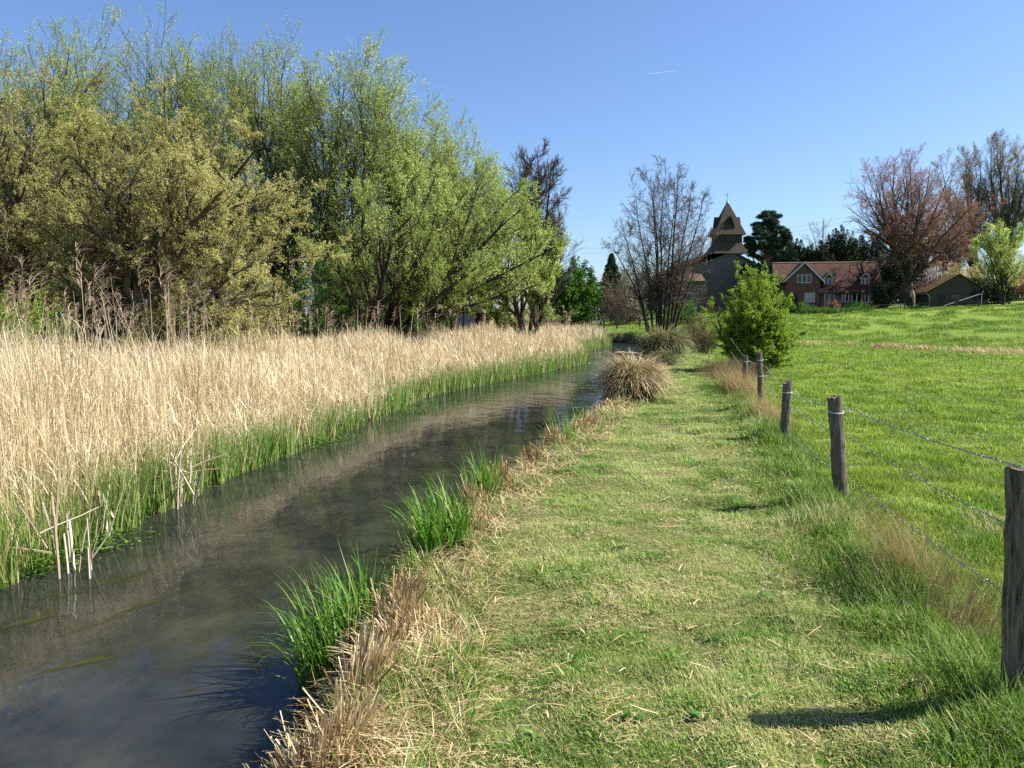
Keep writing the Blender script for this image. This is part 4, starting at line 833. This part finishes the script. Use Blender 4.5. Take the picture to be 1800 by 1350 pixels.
def church():
    gz = 2.0; x0, x1, y0, y1 = 27.6, 32.2, 105.0, 109.3; e = empty('church', (29.6, 106, gz), 'old flint church with shingled bell turret and cross, half hidden by the bare alder', 'church')
    # nave: gable wall facing the path with the roof falling to the left
    B = MB(); gab = [(21.5, 105.4, gz-1), (33.6, 105.4, gz-1), (33.6, 105.4, 8.3), (29.7, 105.4, 10.2), (27, 105.4, 9.9), (21.5, 105.4, 7.3)]; B.prism(gab, (0, .7, 0)); B.box((21.5, 106.1, gz-1), (22.1, 121, 7.1)); B.box((33.0, 106.1, gz-1), (33.6, 121, 8.0)); B.box((21.5, 121, gz-1), (33.6, 121.6, 7)); B.build('wall', M_flint, e)
    B = MB()
    B.prism([(20.9, 105.15, 7.05), (27.0, 105.15, 9.95), (29.7, 105.15, 10.25), (29.7, 105.15, 10.5), (27.0, 105.15, 10.2), (20.9, 105.15, 7.3)], (0, 17, 0)); B.prism([(29.703, 105.15, 10.25), (34.2, 105.15, 7.9), (34.2, 105.15, 8.15), (29.703, 105.15, 10.5)], (0, 17, 0))
    B.build('roof', M_shingle, e)
    # lower aisle in front at the left with brown tiled roof
    B = MB(); B.box((22.2, 102.4, gz-1), (25.2, 105.4, 6.1)); B.build('porch_wall', M_flint, e)
    B = MB(); B.prism([(21.9, 102.0, 6.05), (21.9, 105.398, 7.4), (21.9, 105.398, 7.6), (21.9, 102.0, 6.25)], (3.6, 0, 0)); B.build('porch_roof', M_clay2, e)
    B = MB(); B.box((24.9, 104.2, gz-1), (33, 105.39, 2.9)); B.build('plinth_wall', M_brick, e)
    # windows in the wall: a lancet with pale surround
    for (wx, wz, w, h) in [(31.2, 5.4, .5, 1.5), (26.2, 4.6, .35, 1.0)]:
        B = MB(); B.prism([(wx-w, 105.33, wz), (wx+w, 105.33, wz), (wx+w, 105.33, wz+h), (wx, 105.33, wz+h+w*1.2), (wx-w, 105.33, wz+h)], (0, .1, 0)); f = B.build('window', simple('pale_stone', (.3, .29, .26), .8), e)
        B = MB(); w2 = w-.12; B.prism([(wx-w2, 105.30, wz+.12), (wx+w2, 105.30, wz+.12), (wx+w2, 105.30, wz+h), (wx, 105.30, wz+h+w2*1.1), (wx-w2, 105.30, wz+h)], (0, .02, 0)); p = B.build('pane', M_glass, None, origin=e.location); p.parent = f; p.location = (0, 0, 0)
    # turret: flared skirt roof, louvred belfry, spire with lucarnes
    B = MB(); zb, zt = 10.05, 11.55; lo = [(27.25, 104.9), (31.8, 104.9), (31.8, 109.6), (26.9, 109.6)]; hi = [(27.9, 105.6), (31.2, 105.6), (31.2, 109.0), (27.9, 109.0)]
    V = [(x, y, zb) for x, y in lo]+[(x, y, zt) for x, y in hi]; B.add(V, [[0, 1, 5, 4], [1, 2, 6, 5], [2, 3, 7, 6], [3, 0, 4, 7], [4, 5, 6, 7], [0, 3, 2, 1]]); B.build('skirt_roof', M_shingle, e)
    B = MB(); B.box((27.9, 105.6, zt-.2), (31.2, 109.0, 12.75)); be = B.build('belfry', M_board, e)
    B = MB()
    for lo_, hi_ in (((29.0, 105.5), (30.4, 105.597)), ((27.8, 106.7), (27.897, 107.9))):
        B = MB(); B.box((*lo_, 11.7), (*hi_, 11.76)); B.box((lo_[0], lo_[1], 12.5), (*hi_, 12.56)); B.box((lo_[0]+.03, lo_[1]+.03, 11.76), (hi_[0], hi_[1], 12.5))
        for k in range(4): z = 11.86+k*.15; B.box((lo_[0], lo_[1], z), (*hi_, z+.06))
        l = B.build('louvre', M_board2, None, origin=e.location); l.parent = be; l.location = (0, 0, 0)
    B = MB(); cx, cy = 29.55, 107.3; h0 = 2.1
    V = [(cx-h0, cy-h0, 12.6), (cx+h0, cy-h0, 12.6), (cx+h0, cy+h0, 12.6), (cx-h0, cy+h0, 12.6), (cx, cy, 17.35)]
    B.add(V, [[0, 3, 2, 1]], [[0, 1, 4], [1, 2, 4], [2, 3, 4], [3, 0, 4]]); B.build('spire', M_shingle, e)
    for (dx, dy) in ((0, -1), (-1, 0), (1, 0), (0, 1)):
        R = lambda V: np.array([[cx+(v[0]*(-dy) + v[1]*dx*-1) if dx == 0 else cx+v[1]*-dx*-1, cy+(v[1]*-dy*-1 if dx == 0 else v[0]*-dx), v[2]] for v in V])
        # local u across, w outwards
        def L(u, w, z): return (cx+dx*w-dy*u, cy+dy*w+dx*u, z)
        B = MB(); f0 = 1.83; b0 = .3
        for s in (-1, 1):
            P = [L(0, f0-.05, 15.05), L(s*.62, f0-.05, 13.55), L(s*.62, b0, 13.55), L(0, b0, 15.05)]
            B.prism(P, tuple(np.array([0, 0, .1])))
        B.prism([L(-.45, f0-.5, 12.7), L(.45, f0-.5, 12.7), L(.45, f0-.5, 13.6), L(0, f0-.5, 14.85), L(-.45, f0-.5, 13.6)], tuple(np.array(L(0, b0, 0))-np.array(L(0, f0-.5, 0))))
        lu = B.build('lucarne', M_shingle, e)
        B = MB(); B.prism([L(-.3, f0-.44, 12.9), L(.3, f0-.44, 12.9), L(.3, f0-.44, 13.6), L(0, f0-.44, 14.2), L(-.3, f0-.44, 13.6)], tuple(np.array(L(0, -.055, 0))-np.array(L(0, 0, 0)))); o = B.build('opening', M_glass, None, origin=e.location); o.parent = lu; o.location = (0, 0, 0)
    B = MB(); S = 6; ph = np.arange(S)*2*pi/S; B.tubes(np.array([[cx, cy, 17.0], [cx, cy, 17.3], [cx, cy, 17.6]]), np.array([.22, .14, .05]), 8); B.tubes(np.array([[cx, cy, 17.4], [cx, cy, 18.0], [cx, cy, 18.6]]), np.array([.04, .035, .03]), 6); B.tubes(np.array([[cx-.32, cy, 18.15], [cx, cy, 18.15], [cx+.32, cy, 18.15]]), np.array([.035]*3), 6); B.build('cross', M_lead, e)
church()
# ---------------------------------------------------------------- cottage and barn
def frame_map(o, ang):
    ca, sa = cos(ang), sin(ang)
    def M(V):
        V = np.asarray(V, float).reshape(-1, 3); return np.stack([o[0]+V[:, 0]*ca-V[:, 1]*sa, o[1]+V[:, 0]*sa+V[:, 1]*ca, o[2]+V[:, 2]], 1)
    return M
def cottage():
    o = at(1364, 540, 123); o[2] = 0; M = frame_map(o, radians(-9)); gz = 1.0
    base = M([[7.6, 3, 2.9]])[0]; e = empty('cottage', base, 'red brick cottage with clay tiled roof, white gable and two dormers', 'house')
    def W_(parts): return parts
    mbs = {}
    def sub(o_, parent): o_.parent = parent; o_.location = (0, 0, 0); return o_
    def build(B, n, m, parent=None):
        if parent is None: return B.build(n, m, e)
        return sub(B.build(n, m, None, origin=e.location), parent)
    # walls
    B = MB(); B.prism([(0, 0, gz), (0, 7, gz), (0, 7, 6.9), (0, 3.5, 9.95), (0, 0, 6.9)], (6.0, 0, 0), M=M); B.prism([(6.003, -1, gz), (6.003, 7, gz), (6.003, 7, 6.9), (6.003, 3.5, 9.8), (6.003, -1, 5.35)], (9.6, 0, 0), M=M)
    B.prism([(1.3, -1.25, gz), (6.3, -1.25, gz), (6.3, -1.25, 7.25), (3.85, -1.25, 9.65), (1.3, -1.25, 7.25)], (0, 3, 0), M=M); B.build('wall', M_brick, e)
    B = MB(); t = .16
    def slab(poly, d, B=B, dz=t):
        B.prism(poly, d, M=M)
    B.prism([(-.25, -.35, 6.62), (-.25, 3.5, 10.0), (-.25, 3.5, 10.2), (-.25, -.35, 6.82)], (6.25, 0, 0), M=M); B.prism([(-.25, 3.503, 10.0), (-.25, 7.35, 6.6), (-.25, 7.35, 6.8), (-.25, 3.503, 10.2)], (15.9+.25, 0, 0), M=M)
    B.prism([(6.003, -1.35, 5.05), (6.003, 3.5, 10.0), (6.003, 3.5, 10.2), (6.003, -1.35, 5.25)], (9.9, 0, 0), M=M)
    # cross gable roof
    B.prism([(.75, -1.55, 6.85), (3.85, -1.55, 9.85), (3.85, -1.55, 10.05), (.75, -1.55, 7.05)], (0, 5.0, 0), M=M); B.prism([(3.853, -1.55, 9.85), (6.95, -1.55, 6.75), (6.95, -1.55, 6.95), (3.853, -1.55, 10.05)], (0, 5.0, 0), M=M)
    rf = B.build('roof', M_clay, e)
    B = MB(); B.tubes(M(np.array([[-.2, 3.5, 10.2], [8, 3.5, 10.2], [15.8, 3.5, 10.2]])), np.array([.12]*3), 6); build(B, 'ridge_tiles', mat_rough('pale_ridge', (.30, .17, .12), (.45, .33, .26), 5), rf)
    B = MB()
    B.prism([(.72, -1.62, 6.72), (3.85, -1.62, 9.78), (3.85, -1.62, 10.08), (.72, -1.62, 7.02)], (0, .06, 0), M=M); B.prism([(3.851, -1.62, 9.78), (6.98, -1.62, 6.62), (6.98, -1.62, 6.92), (3.851, -1.62, 10.08)], (0, .06, 0), M=M)
    B.build('bargeboard', M_white, e)
    def window(x0, x1, z0, z1, y, n, name='window', parent=None):
        B = MB(); fw = .09
        B.box((x0, y-.05, z0), (x0+fw, y+.05, z1), M=M); B.box((x1-fw, y-.05, z0), (x1, y+.05, z1), M=M); B.box((x0+fw, y-.05, z1-fw), (x1-fw, y+.05, z1), M=M); B.box((x0+fw, y-.05, z0), (x1-fw, y+.05, z0+fw), M=M)
        for k in range(1, n): xx = x0+(x1-x0)*k/n; B.box((xx-.07, y-.05, z0+fw), (xx+.07, y+.05, z1-fw), M=M)
        f = build(B, name, M_white, parent)
        B = MB(); B.box((x0+.02, y-.015, z0+.02), (x1-.02, y+.015, z1-.02), M=M); build(B, 'pane', M_glass, f if parent is None else parent); return f
    window(2.85, 4.95, 6.75, 8.05, -1.28, 3)
    window(7.05, 8.55, 3.15, 5.1, -1.03, 2, 'french_door'); window(9.6, 10.65, 3.75, 5.1, -1.03, 2); window(11.1, 12.55, 3.15, 5.1, -1.03, 2, 'french_door'); window(13.0, 14.1, 3.65, 5.1, -1.03, 2)
    for x in (7.75, 13.2):
        B = MB(); B.box((x-.62, -.02, 6.0), (x+.62, 2.6, 7.55), M=M); B.prism([(x-.62, -.02, 7.55), (x+.62, -.02, 7.55), (x, -.02, 8.2)], (0, 2.6, 0), M=M); dm = B.build('dormer', M_brick, e)
        B = MB(); B.prism([(x-.85, -.25, 7.38), (x, -.25, 8.28), (x, -.25, 8.4), (x-.85, -.25, 7.5)], (0, 3, 0), M=M); B.prism([(x+.002, -.25, 8.28), (x+.85, -.25, 7.38), (x+.85, -.25, 7.5), (x+.002, -.25, 8.4)], (0, 3, 0), M=M); build(B, 'dormer_roof', M_clay, dm)
        B = MB(); B.prism([(x-.83, -.31, 7.30), (x, -.31, 8.18), (x, -.31, 8.36), (x-.83, -.31, 7.48)], (0, .05, 0), M=M); B.prism([(x+.001, -.31, 8.18), (x+.83, -.31, 7.30), (x+.83, -.31, 7.48), (x+.001, -.31, 8.36)], (0, .05, 0), M=M); build(B, 'dormer_bargeboard', M_white, dm)
        window(x-.6, x+.6, 6.35, 7.5, -.08, 2, 'dormer_window', dm)
    B = MB(); B.box((4.0, -1.33, 3.7), (5.6, -1.26, 5.25), M=M); B.build('garage_panel', simple('cream_panel', (.5, .47, .40), .7), e)
    B = MB(); B.box((.9, -1.32, 3.0), (3.0, -1.262, 4.9), M=M); B.build('doorway', M_board, e)
    B = MB(); B.box((-.05, 2.4, 6.3), (-.003, 3.6, 7.8), M=M); B.build('side_window', M_glass, e)
    B = MB(); B.tubes(M(np.array([[6.0, -1.42, 5.08], [11, -1.42, 5.08], [15.9, -1.42, 5.08]])), np.array([.06]*3), 6); B.tubes(M(np.array([[6.45, -1.12, 5.0], [6.45, -1.12, 4], [6.45, -1.12, 2.8]])), np.array([.05]*3), 6); B.build('gutter', simple('black_plastic', (.02, .02, .02)), e)
cottage()
def barn():
    o = at(1631, 540, 112); o[2] = 0; M = frame_map(o, radians(-10)); e = empty('barn', M([[3.8, 3, 3.4]])[0], 'low dark timber barn with mossy orange roof, behind the field fence', 'barn')
    B = MB(); B.prism([(0, 0, 1), (7.9, 0, 1), (7.9, 0, 5.05), (3.95, 0, 7.45), (0, 0, 5.05)], (0, 8, 0), M=M); B.build('wall', M_board2, e)
    B = MB(); B.prism([(-.45, -.3, 4.93), (3.95, -.3, 7.55), (3.95, -.3, 7.7), (-.45, -.3, 5.08)], (0, 8.5, 0), M=M); B.prism([(3.952, -.3, 7.55), (8.3, -.3, 4.9), (8.3, -.3, 5.05), (3.952, -.3, 7.7)], (0, 8.5, 0), M=M); B.build('roof', M_moss, e)
    B = MB(); B.box((2.9, -.06, 3.9), (4.4, -.003, 4.8), M=M); w = B.build('window', M_board, e)
    B = MB(); B.box((3.0, -.08, 4.0), (4.3, -.063, 4.7), M=M); p = B.build('pane', M_glass, None, origin=e.location); p.parent = w; p.location = (0, 0, 0)
    B = MB(); B.box((1.3, -.05, 2.9), (2.3, -.003, 4.7), M=M); B.build('door', M_board, e)
    B = MB(); B.tubes(M(np.array([[-.5, 8, 4.88], [-.5, 3, 4.88], [-.5, -.35, 4.88]])), np.array([.07]*3), 6)
    B.tubes(M(np.array([[-.5, -.35, 4.88], [-.15, -.35, 4.7], [.12, -.3, 4.2], [.06, -.35, 2.3]])), np.array([.055]*4), 6); B.build('downpipe', M_iron, e)
    a = at(1636, 545, 104.5); b = at(1726, 516, 104.5); B = MB(); c = at(1729, 511, 104.5); B.tubes(np.array([a, a+(b-a)*.5, b, c]), np.array([.06]*4), 6)
    for p in (a, (a+b)/2, b): B.tubes(np.array([p, [p[0], p[1], p[2]-.5], [p[0], p[1], float(ground(p[0], p[1]))-.1]]), np.array([.035]*3), 5)
    tag(B.build('sloping_handrail', M_iron, origin=a), 'pale metal handrail slanting uphill in front of the barn', 'handrail')
barn()
# ---------------------------------------------------------------- post and rail fences
def rail_fence(pts_, label, nper=2.6, h=1.15, rails=(.45, .95), name='rail_fence', mat=None, pw=.07):
    pts_ = [np.array(p, float) for p in pts_]; e = empty(name, (pts_[0][0], pts_[0][1], float(ground(*pts_[0][:2]))), label, 'fence'); pos = []
    for a, b in zip(pts_[:-1], pts_[1:]):
        n = max(1, round(np.linalg.norm(b[:2]-a[:2])/nper)); pos += [a[:2]+(b[:2]-a[:2])*k/n for k in range(n)]
    pos.append(pts_[-1][:2]); P = np.array([(x, y, float(ground(x, y))) for x, y in pos])
    for p in P:
        B = MB(); B.box((p[0]-pw, p[1]-pw, p[2]-.4), (p[0]+pw, p[1]+pw, p[2]+h+RNG.uniform(-.04, .04))); B.build('post', mat or M_wood, e)
    for r in rails:
        B = MB()
        for a, b in zip(P[:-1], P[1:]):
            d = (b-a); z = np.array([0, 0, r]); B.prism([a+z+[0, -pw-.05, 0], a+z+[0, -pw-.003, 0], a+z+[0, -pw-.003, .1], a+z+[0, -pw-.05, .1]], d)
        B.build('rail', mat or M_wood, e)
def gp(px, d): p = at(px, 540, d); return (p[0], p[1])
rail_fence([gp(1395, 106), gp(1500, 105), gp(1590, 103), gp(1640, 101), gp(1720, 98), gp(1830, 92)], 'dark post and rail fence along the top of the pasture below cottage and barn', 3.1)
rail_fence([gp(1040, 78), gp(1085, 72), gp(1125, 72), gp(1200, 76)], 'post and rail fence across the green bank beyond the river', 2.6, 1.0, (.4, .85))
def bench():
    c = at(1046, 565, 80); c[2] = float(ground(c[0], c[1])); e = empty('bench', c, 'pale topped wooden bench beside the far post and rail fence', 'bench')
    B = MB(); B.box((c[0]-.9, c[1]-.25, c[2]+.72), (c[0]+.9, c[1]+.25, c[2]+.80)); B.build('seat', simple('pale_wood', (.45, .43, .40), .6), e)
    for s in (-.6, .6): B = MB(); B.box((c[0]+s-.06, c[1]-.2, c[2]-.1), (c[0]+s+.06, c[1]+.2, c[2]+.718)); B.build('leg', M_wood, e)
bench()
def shed():
    c = at(820, 556, 52); z = float(ground(c[0], c[1])); e = empty('garden_shed', (c[0], c[1], z), 'low grey-blue panelled shed seen under the willow branches', 'shed')
    B = MB(); x0 = at(782, 556, 52)[0]; x1 = at(848, 556, 52)[0]; B.box((x0, c[1], z-.3), (x1, c[1]+2.2, 1.9)); B.build('wall', mat_rough('blue_grey_panel', (.16, .19, .23), (.26, .30, .35), 2, (5, 5, .3), .7, .3), e)
    B = MB(); B.box((x0-.15, c[1]-.15, 1.903), (x1+.15, c[1]+2.4, 2.0)); B.build('roof', M_iron, e)
    B = MB()
    for k in range(7): x = x0+(x1-x0)*k/6; B.box((x-.03, c[1]-.05, z), (x+.03, c[1]-.003, 1.85))
    B.build('batten', M_wood, e)
shed()
def sign():
    p = at(1583, 537, 101.8); e = empty('sign_board', (p[0], p[1], float(ground(p[0], p[1]))), 'small blank pale board on the field fence by the beech trunk', 'sign')
    B = MB(); B.box((p[0]-.45, p[1]-.03, p[2]), (p[0]+.45, p[1]+.0, p[2]+.22)); B.build('board', simple('pale_board', (.45, .42, .36), .7), e)
    B = MB(); B.box((p[0]-.04, p[1]+.003, p[2]-1.2), (p[0]+.04, p[1]+.05, p[2]+.18)); B.build('post', M_wood, e)
sign()
# driftwood plank, contrail, overhead wires
def misc():
    c = onz(1102, 623, WZ); B = MB(); P = np.array([c+[-.65, .1, .05], c+[-.2, .02, .07], c+[.3, -.05, .06], c+[.75, -.1, .03]]); B.tubes(P, np.array([.09, .10, .08, .05]), 8, cap=True); B.tubes(np.array([c+[.15, 0, .08], c+[.13, 0, .3], c+[.1, 0, .42]]), np.array([.04, .03, .02]), 6)
    tag(B.build('floating_log', mat_rough('bleached_wood', (.28, .20, .12), (.55, .44, .30), 8), origin=c), 'pale log drifting in the far bend beside the tussock', 'log')
    a = at(1137, 130, 6000); b = at(1192, 124, 6200); B = MB(); B.tubes(np.array([a, a*.7+b*.3, a*.3+b*.7, b]), np.array([.2, .8, .7, .2]), 8); tag(B.build('contrail', simple('ice_trail', (.75, .78, .8), 1), origin=a), 'short faint white contrail high in the blue sky', 'contrail')
    B = MB()
    for dz in (0, 1.3):
        a = at(1020, 446, 205); b = at(1500, 388, 205); a[2] += dz; b[2] += dz; t = np.linspace(0, 1, 24)[:, None]; P = a+(b-a)*t; P[:, 2] -= (4*1.6*t*(1-t))[:, 0]; B.tubes(P, np.full(24, .022), 4)
    tag(B.build('overhead_wires', simple('wire_dark', (.08, .08, .08)), origin=a), 'thin overhead wires crossing the sky behind church and pine', 'wires')
misc()
# ---------------------------------------------------------------- evergreens and garden trees on the right
def evergreen(px, ptop, pbot, hw, d, label, kind='yew', leafm=LF_yew, n=26000, name='yew_tree', group=None, ln=.30, wd=.12):
    top = at(px, ptop, d); bot = at(px, pbot, d); zb = min(float(ground(top[0], d)), bot[2]); b = np.array([top[0], d, zb]); e = empty(name, b, label, 'tree', group); hwm = hw/F*d; H = top[2]-zb
    T = MB(); P, R = stem(b-[0, 0, .3], [top[0], d, zb+H*.9], .035*H**.9, .04, 8, .01); T.tubes(P, R, 8); 
    B = MB()
    if kind == 'yew':      # several vertical plumes side by side
        k = 60; cs = []
        for i in range(k):
            a = RNG.uniform(0, 2*pi); rr = hwm*math.sqrt(RNG.random())*.85; hh = H*(1-.30*(rr/hwm)**2)*RNG.uniform(.86, 1.03); cs.append((b[0]+rr*cos(a), b[1]+rr*sin(a), hh, RNG.uniform(.12, .22)*hwm+.3))
        per = n//k
        for (x, y, hh, r) in cs:
            u = RNG.random(per)**.8; rad = r*(1.25-u**3*1.1)*np.sqrt(RNG.random(per))*(1+.3*np.sin(u*17)); a = U(0, 2*pi, per)
            B.leaves(np.stack([x+rad*np.cos(a), y+rad*np.sin(a), zb+hh*(.03+.97*u)], 1), ln, wd, up=1.2, rnd=np.clip(RNG.normal(.35, .25, per), 0, 1))
    elif kind == 'cone':
        u = RNG.random(n)**.7; lay = np.sin(u*48)*.16+1; rad = hwm*(1-u)**.8*lay*np.sqrt(RNG.uniform(.25, 1, n)); a = U(0, 2*pi, n); br = 1+.25*np.sin(a*5+u*30)
        B.leaves(np.stack([b[0]+rad*br*np.cos(a), b[1]+rad*br*np.sin(a), zb+H*(.06+.94*u)-rad*.15], 1), ln, wd, rnd=RNG.random(n))
    elif kind == 'pine':
        st = []; tg = []
        for i in range(95):
            a = U(0, 2*pi, 1)[0]; v = RNG.random(); rr = hwm*(.25+.75*math.sqrt(RNG.random()))*(1-.75*max(0, v-.45)/.55)*(.55+.45*min(1, v/.3)); z = zb+H*(.50+.48*v); t = np.array([b[0]+rr*cos(a), d+rr*sin(a), z]); m = np.array([b[0], d, z-H*.10]); s0 = np.array([b[0], d, zb+H*(.35+.5*v)]); st.append(stem(s0, t, .11, .03, 6, .05, mid=m)); tg.append(t)
        Ps = np.stack([s[0] for s in st]); Rs = np.stack([s[1] for s in st]); T.tubes(Ps, Rs, 5); per = n//95
        for t in tg:
            s = RNG.uniform(.4, .8); q = RNG.normal(size=(per, 3)); q = nrm(q)*(RNG.random(per)**.45)[:, None]*np.array([1.15, 1.15, .42])*s; q[:, 2] += .1*s
            B.leaves(t+q+RNG.normal(0, .05, (per, 3)), ln, wd, up=.7, rnd=np.clip(RNG.normal(.5, .25, per), 0, 1))
    T.build('trunk', M_barkB, e, smooth=True); B.build('crown', leafm, e)
evergreen(1350, 371, 540, 42, 118, 'tall Scots pine with flat blue-green tiers right of the spire', 'pine', LF_pine, 80000, 'pine_tree', ln=.28, wd=.08)
evergreen(1322, 452, 545, 20, 101, 'dark cypress with upright plumes between church tower and cottage', n=24000, name='cypress_tree', group='dark evergreens behind the cottage')
evergreen(1345, 478, 545, 24, 103, 'squat dark yew against the right corner of the church wall', n=26000, group='dark evergreens behind the cottage')
evergreen(1392, 418, 545, 56, 136, 'broad black-green yew behind the left end of the cottage', n=60000, group='dark evergreens behind the cottage')
evergreen(1436, 425, 545, 34, 134, 'drooping dark cypress behind the white gable', n=34000, name='cypress_tree', group='dark evergreens behind the cottage')
evergreen(1476, 396, 545, 38, 138, 'tallest dark conical yew left of the copper beech', n=40000, group='dark evergreens behind the cottage')
evergreen(1532, 408, 545, 48, 142, 'rounded dark yew behind the branches of the copper beech', n=40000, group='dark evergreens behind the cottage')
evergreen(1590, 440, 545, 46, 146, 'low dark evergreen behind the copper beech trunk', n=24000, group='dark evergreens behind the cottage')
evergreen(1075, 448, 565, 30, 96, 'dark blue-green spruce beyond the river left of the alder', 'cone', LF_pine, 22000, 'spruce_tree', ln=.3, wd=.1)
bare(1605, 268, 1592, 138, 117, 'large copper beech with reddish buds and thick trunk beside the barn', 20, 1.0, bark=M_barkG, tw=TW_red, leafm=LF_beech, leaf=[(3, 4, .12, .065, .10), (2, 3, .12, .065, .1)], tr=.95, name='beech_tree', n1=12, n2=9, n3=6, lowc=.22, rk=1.05, trunk_h=3.6, bx=1592, up=.04, dome=.42, ang1=(.5, 1.1))
bare(1668, 330, 1668, 52, 134, 'reddish brown leafless tree between the copper beech and the limes', 8, .95, tw=TW_red, leafm=LF_beech, leaf=[(3, 3, .16, .08, .1)], tr=.4, lowc=.15, rk=1.6, n1=12, up=.06, dome=.5)
bare(1690, 262, 1700, 66, 142, 'leafless lime behind the barn, leftmost of the tall limes', 5, .7, tw=TW_grey, leafm=LF_olive, leaf=[(3, 3, .16, .09, .1)], tr=.5, name='lime_tree', group='tall limes on the right skyline', lowc=.3, rk=1.3, n1=14, n3=9, up=.13, bx=1712)
bare(1765, 240, 1760, 70, 140, 'tallest leafless lime on the right skyline with forked dark trunk', 6, .75, tw=TW_grey, leafm=LF_olive, leaf=[(3, 4, .16, .09, .1)], tr=.55, name='lime_tree', group='tall limes on the right skyline', lowc=.3, rk=1.3, n1=14, n3=9, up=.13)
bare(1850, 250, 1840, 70, 138, 'leafless lime cut off by the right edge of the photo', 5, .75, tw=TW_grey, leafm=LF_olive, leaf=[(3, 3, .16, .09, .1)], tr=.5, name='lime_tree', group='tall limes on the right skyline', lowc=.3, rk=1.3, n1=14, n3=9, up=.13)
bare(1440, 382, 1440, 36, 190, 'distant pale leafless tree on the skyline above the cottage gable', 4, .9, tw=TW_grey, tr=.3, rk=2.2, lowc=.3, n1=8, n2=6, n3=4)
bare(1762, 398, 1762, 48, 100, 'fresh green leafed tree with several dark stems at the right fence', 6, .8, tw=TW_willow, leafm=LF_willow, leaf=[(3, 8, .14, .08, .1)], tr=.2, name='green_tree', lowc=.25, rk=1.5, n1=10)
bush(1640, 476, 119, 28, 22, 'magnolia bush with pink and cream blossom behind the barn roof', LF_pink, 1200, .20, .14, 'magnolia_bush', thick=.05, nst=30)
bush(1553, 516, 113, 19, 22, 'clipped round dark bush between cottage and beech trunk', LF_yew, 20000, .13, .1, nst=70, spiky=.1, thick=.03)
bush(1402, 541, 106.5, 19, 9, 'low clipped green hedge in front of the cottage door', LF_dkgreen, 9000, .13, .1, 'hedge', 'hedge', nst=60, spiky=.1, thick=.02, depth=.9)
bush(1462, 539, 109, 15, 13, 'brown and pink shrub against the cottage french door', LF_beech, 2600, .14, .1, thick=.02, group='shrubs in the cottage border')
bush(1503, 541, 109, 20, 11, 'grey-green shrub below the right dormer of the cottage', LF_dkgreen, 4000, .13, .08, thick=.02, group='shrubs in the cottage border')
bush(1700, 485, 122, 34, 26, 'yellow-green shrub mass behind the barn ridge', LF_sallow, 9000, .22, .13, thick=.05)
bush(1722, 512, 112, 24, 22, 'dark laurel bush right of the barn', LF_yew, 14000, .2, .12, thick=.05, nst=44)
bush(1758, 515, 112, 22, 22, 'dark evergreen bush behind the green leafed tree', LF_yew, 12000, .2, .12, thick=.05, nst=44)
bush(1800, 500, 116, 34, 20, 'rust coloured beech hedge at the right edge', LF_beech, 9000, .2, .13, 'hedge', 'hedge', thick=.04, nst=44)
bush(1790, 478, 125, 30, 24, 'pale green shrub above the rust coloured hedge', LF_green, 6000, .22, .13, thick=.04)
bush(1640, 546, 100.5, 60, 5, 'low green border plants along the pasture fence', LF_dkgreen, 9000, .13, .09, 'border_plants', 'plants', nst=90, thick=.01, depth=.8)
bush(1470, 547, 103, 70, 6, 'low dark border plants along the fence below the cottage', LF_dkgreen, 12000, .13, .09, 'border_plants', 'plants', nst=110, thick=.01, depth=.9)
# snapped branch stub resting against the beech
def stub():
    p = at(1606, 534, 104.6); g = float(ground(p[0], p[1])); B = MB(); B.tubes(np.array([[p[0], p[1], g-.1], [p[0]+.05, p[1], g+1.2], [p[0]-.05, p[1], g+2.0], [p[0]-.3, p[1]+.1, g+2.6]]), np.array([.16, .14, .2, .3]), 8, cap=True); tag(B.build('sawn_branch', mat_rough('cut_wood', (.22, .16, .10), (.42, .33, .22), 5), origin=(p[0], p[1], g)), 'pale sawn branch stump standing beside the beech trunk', 'branch')
stub()
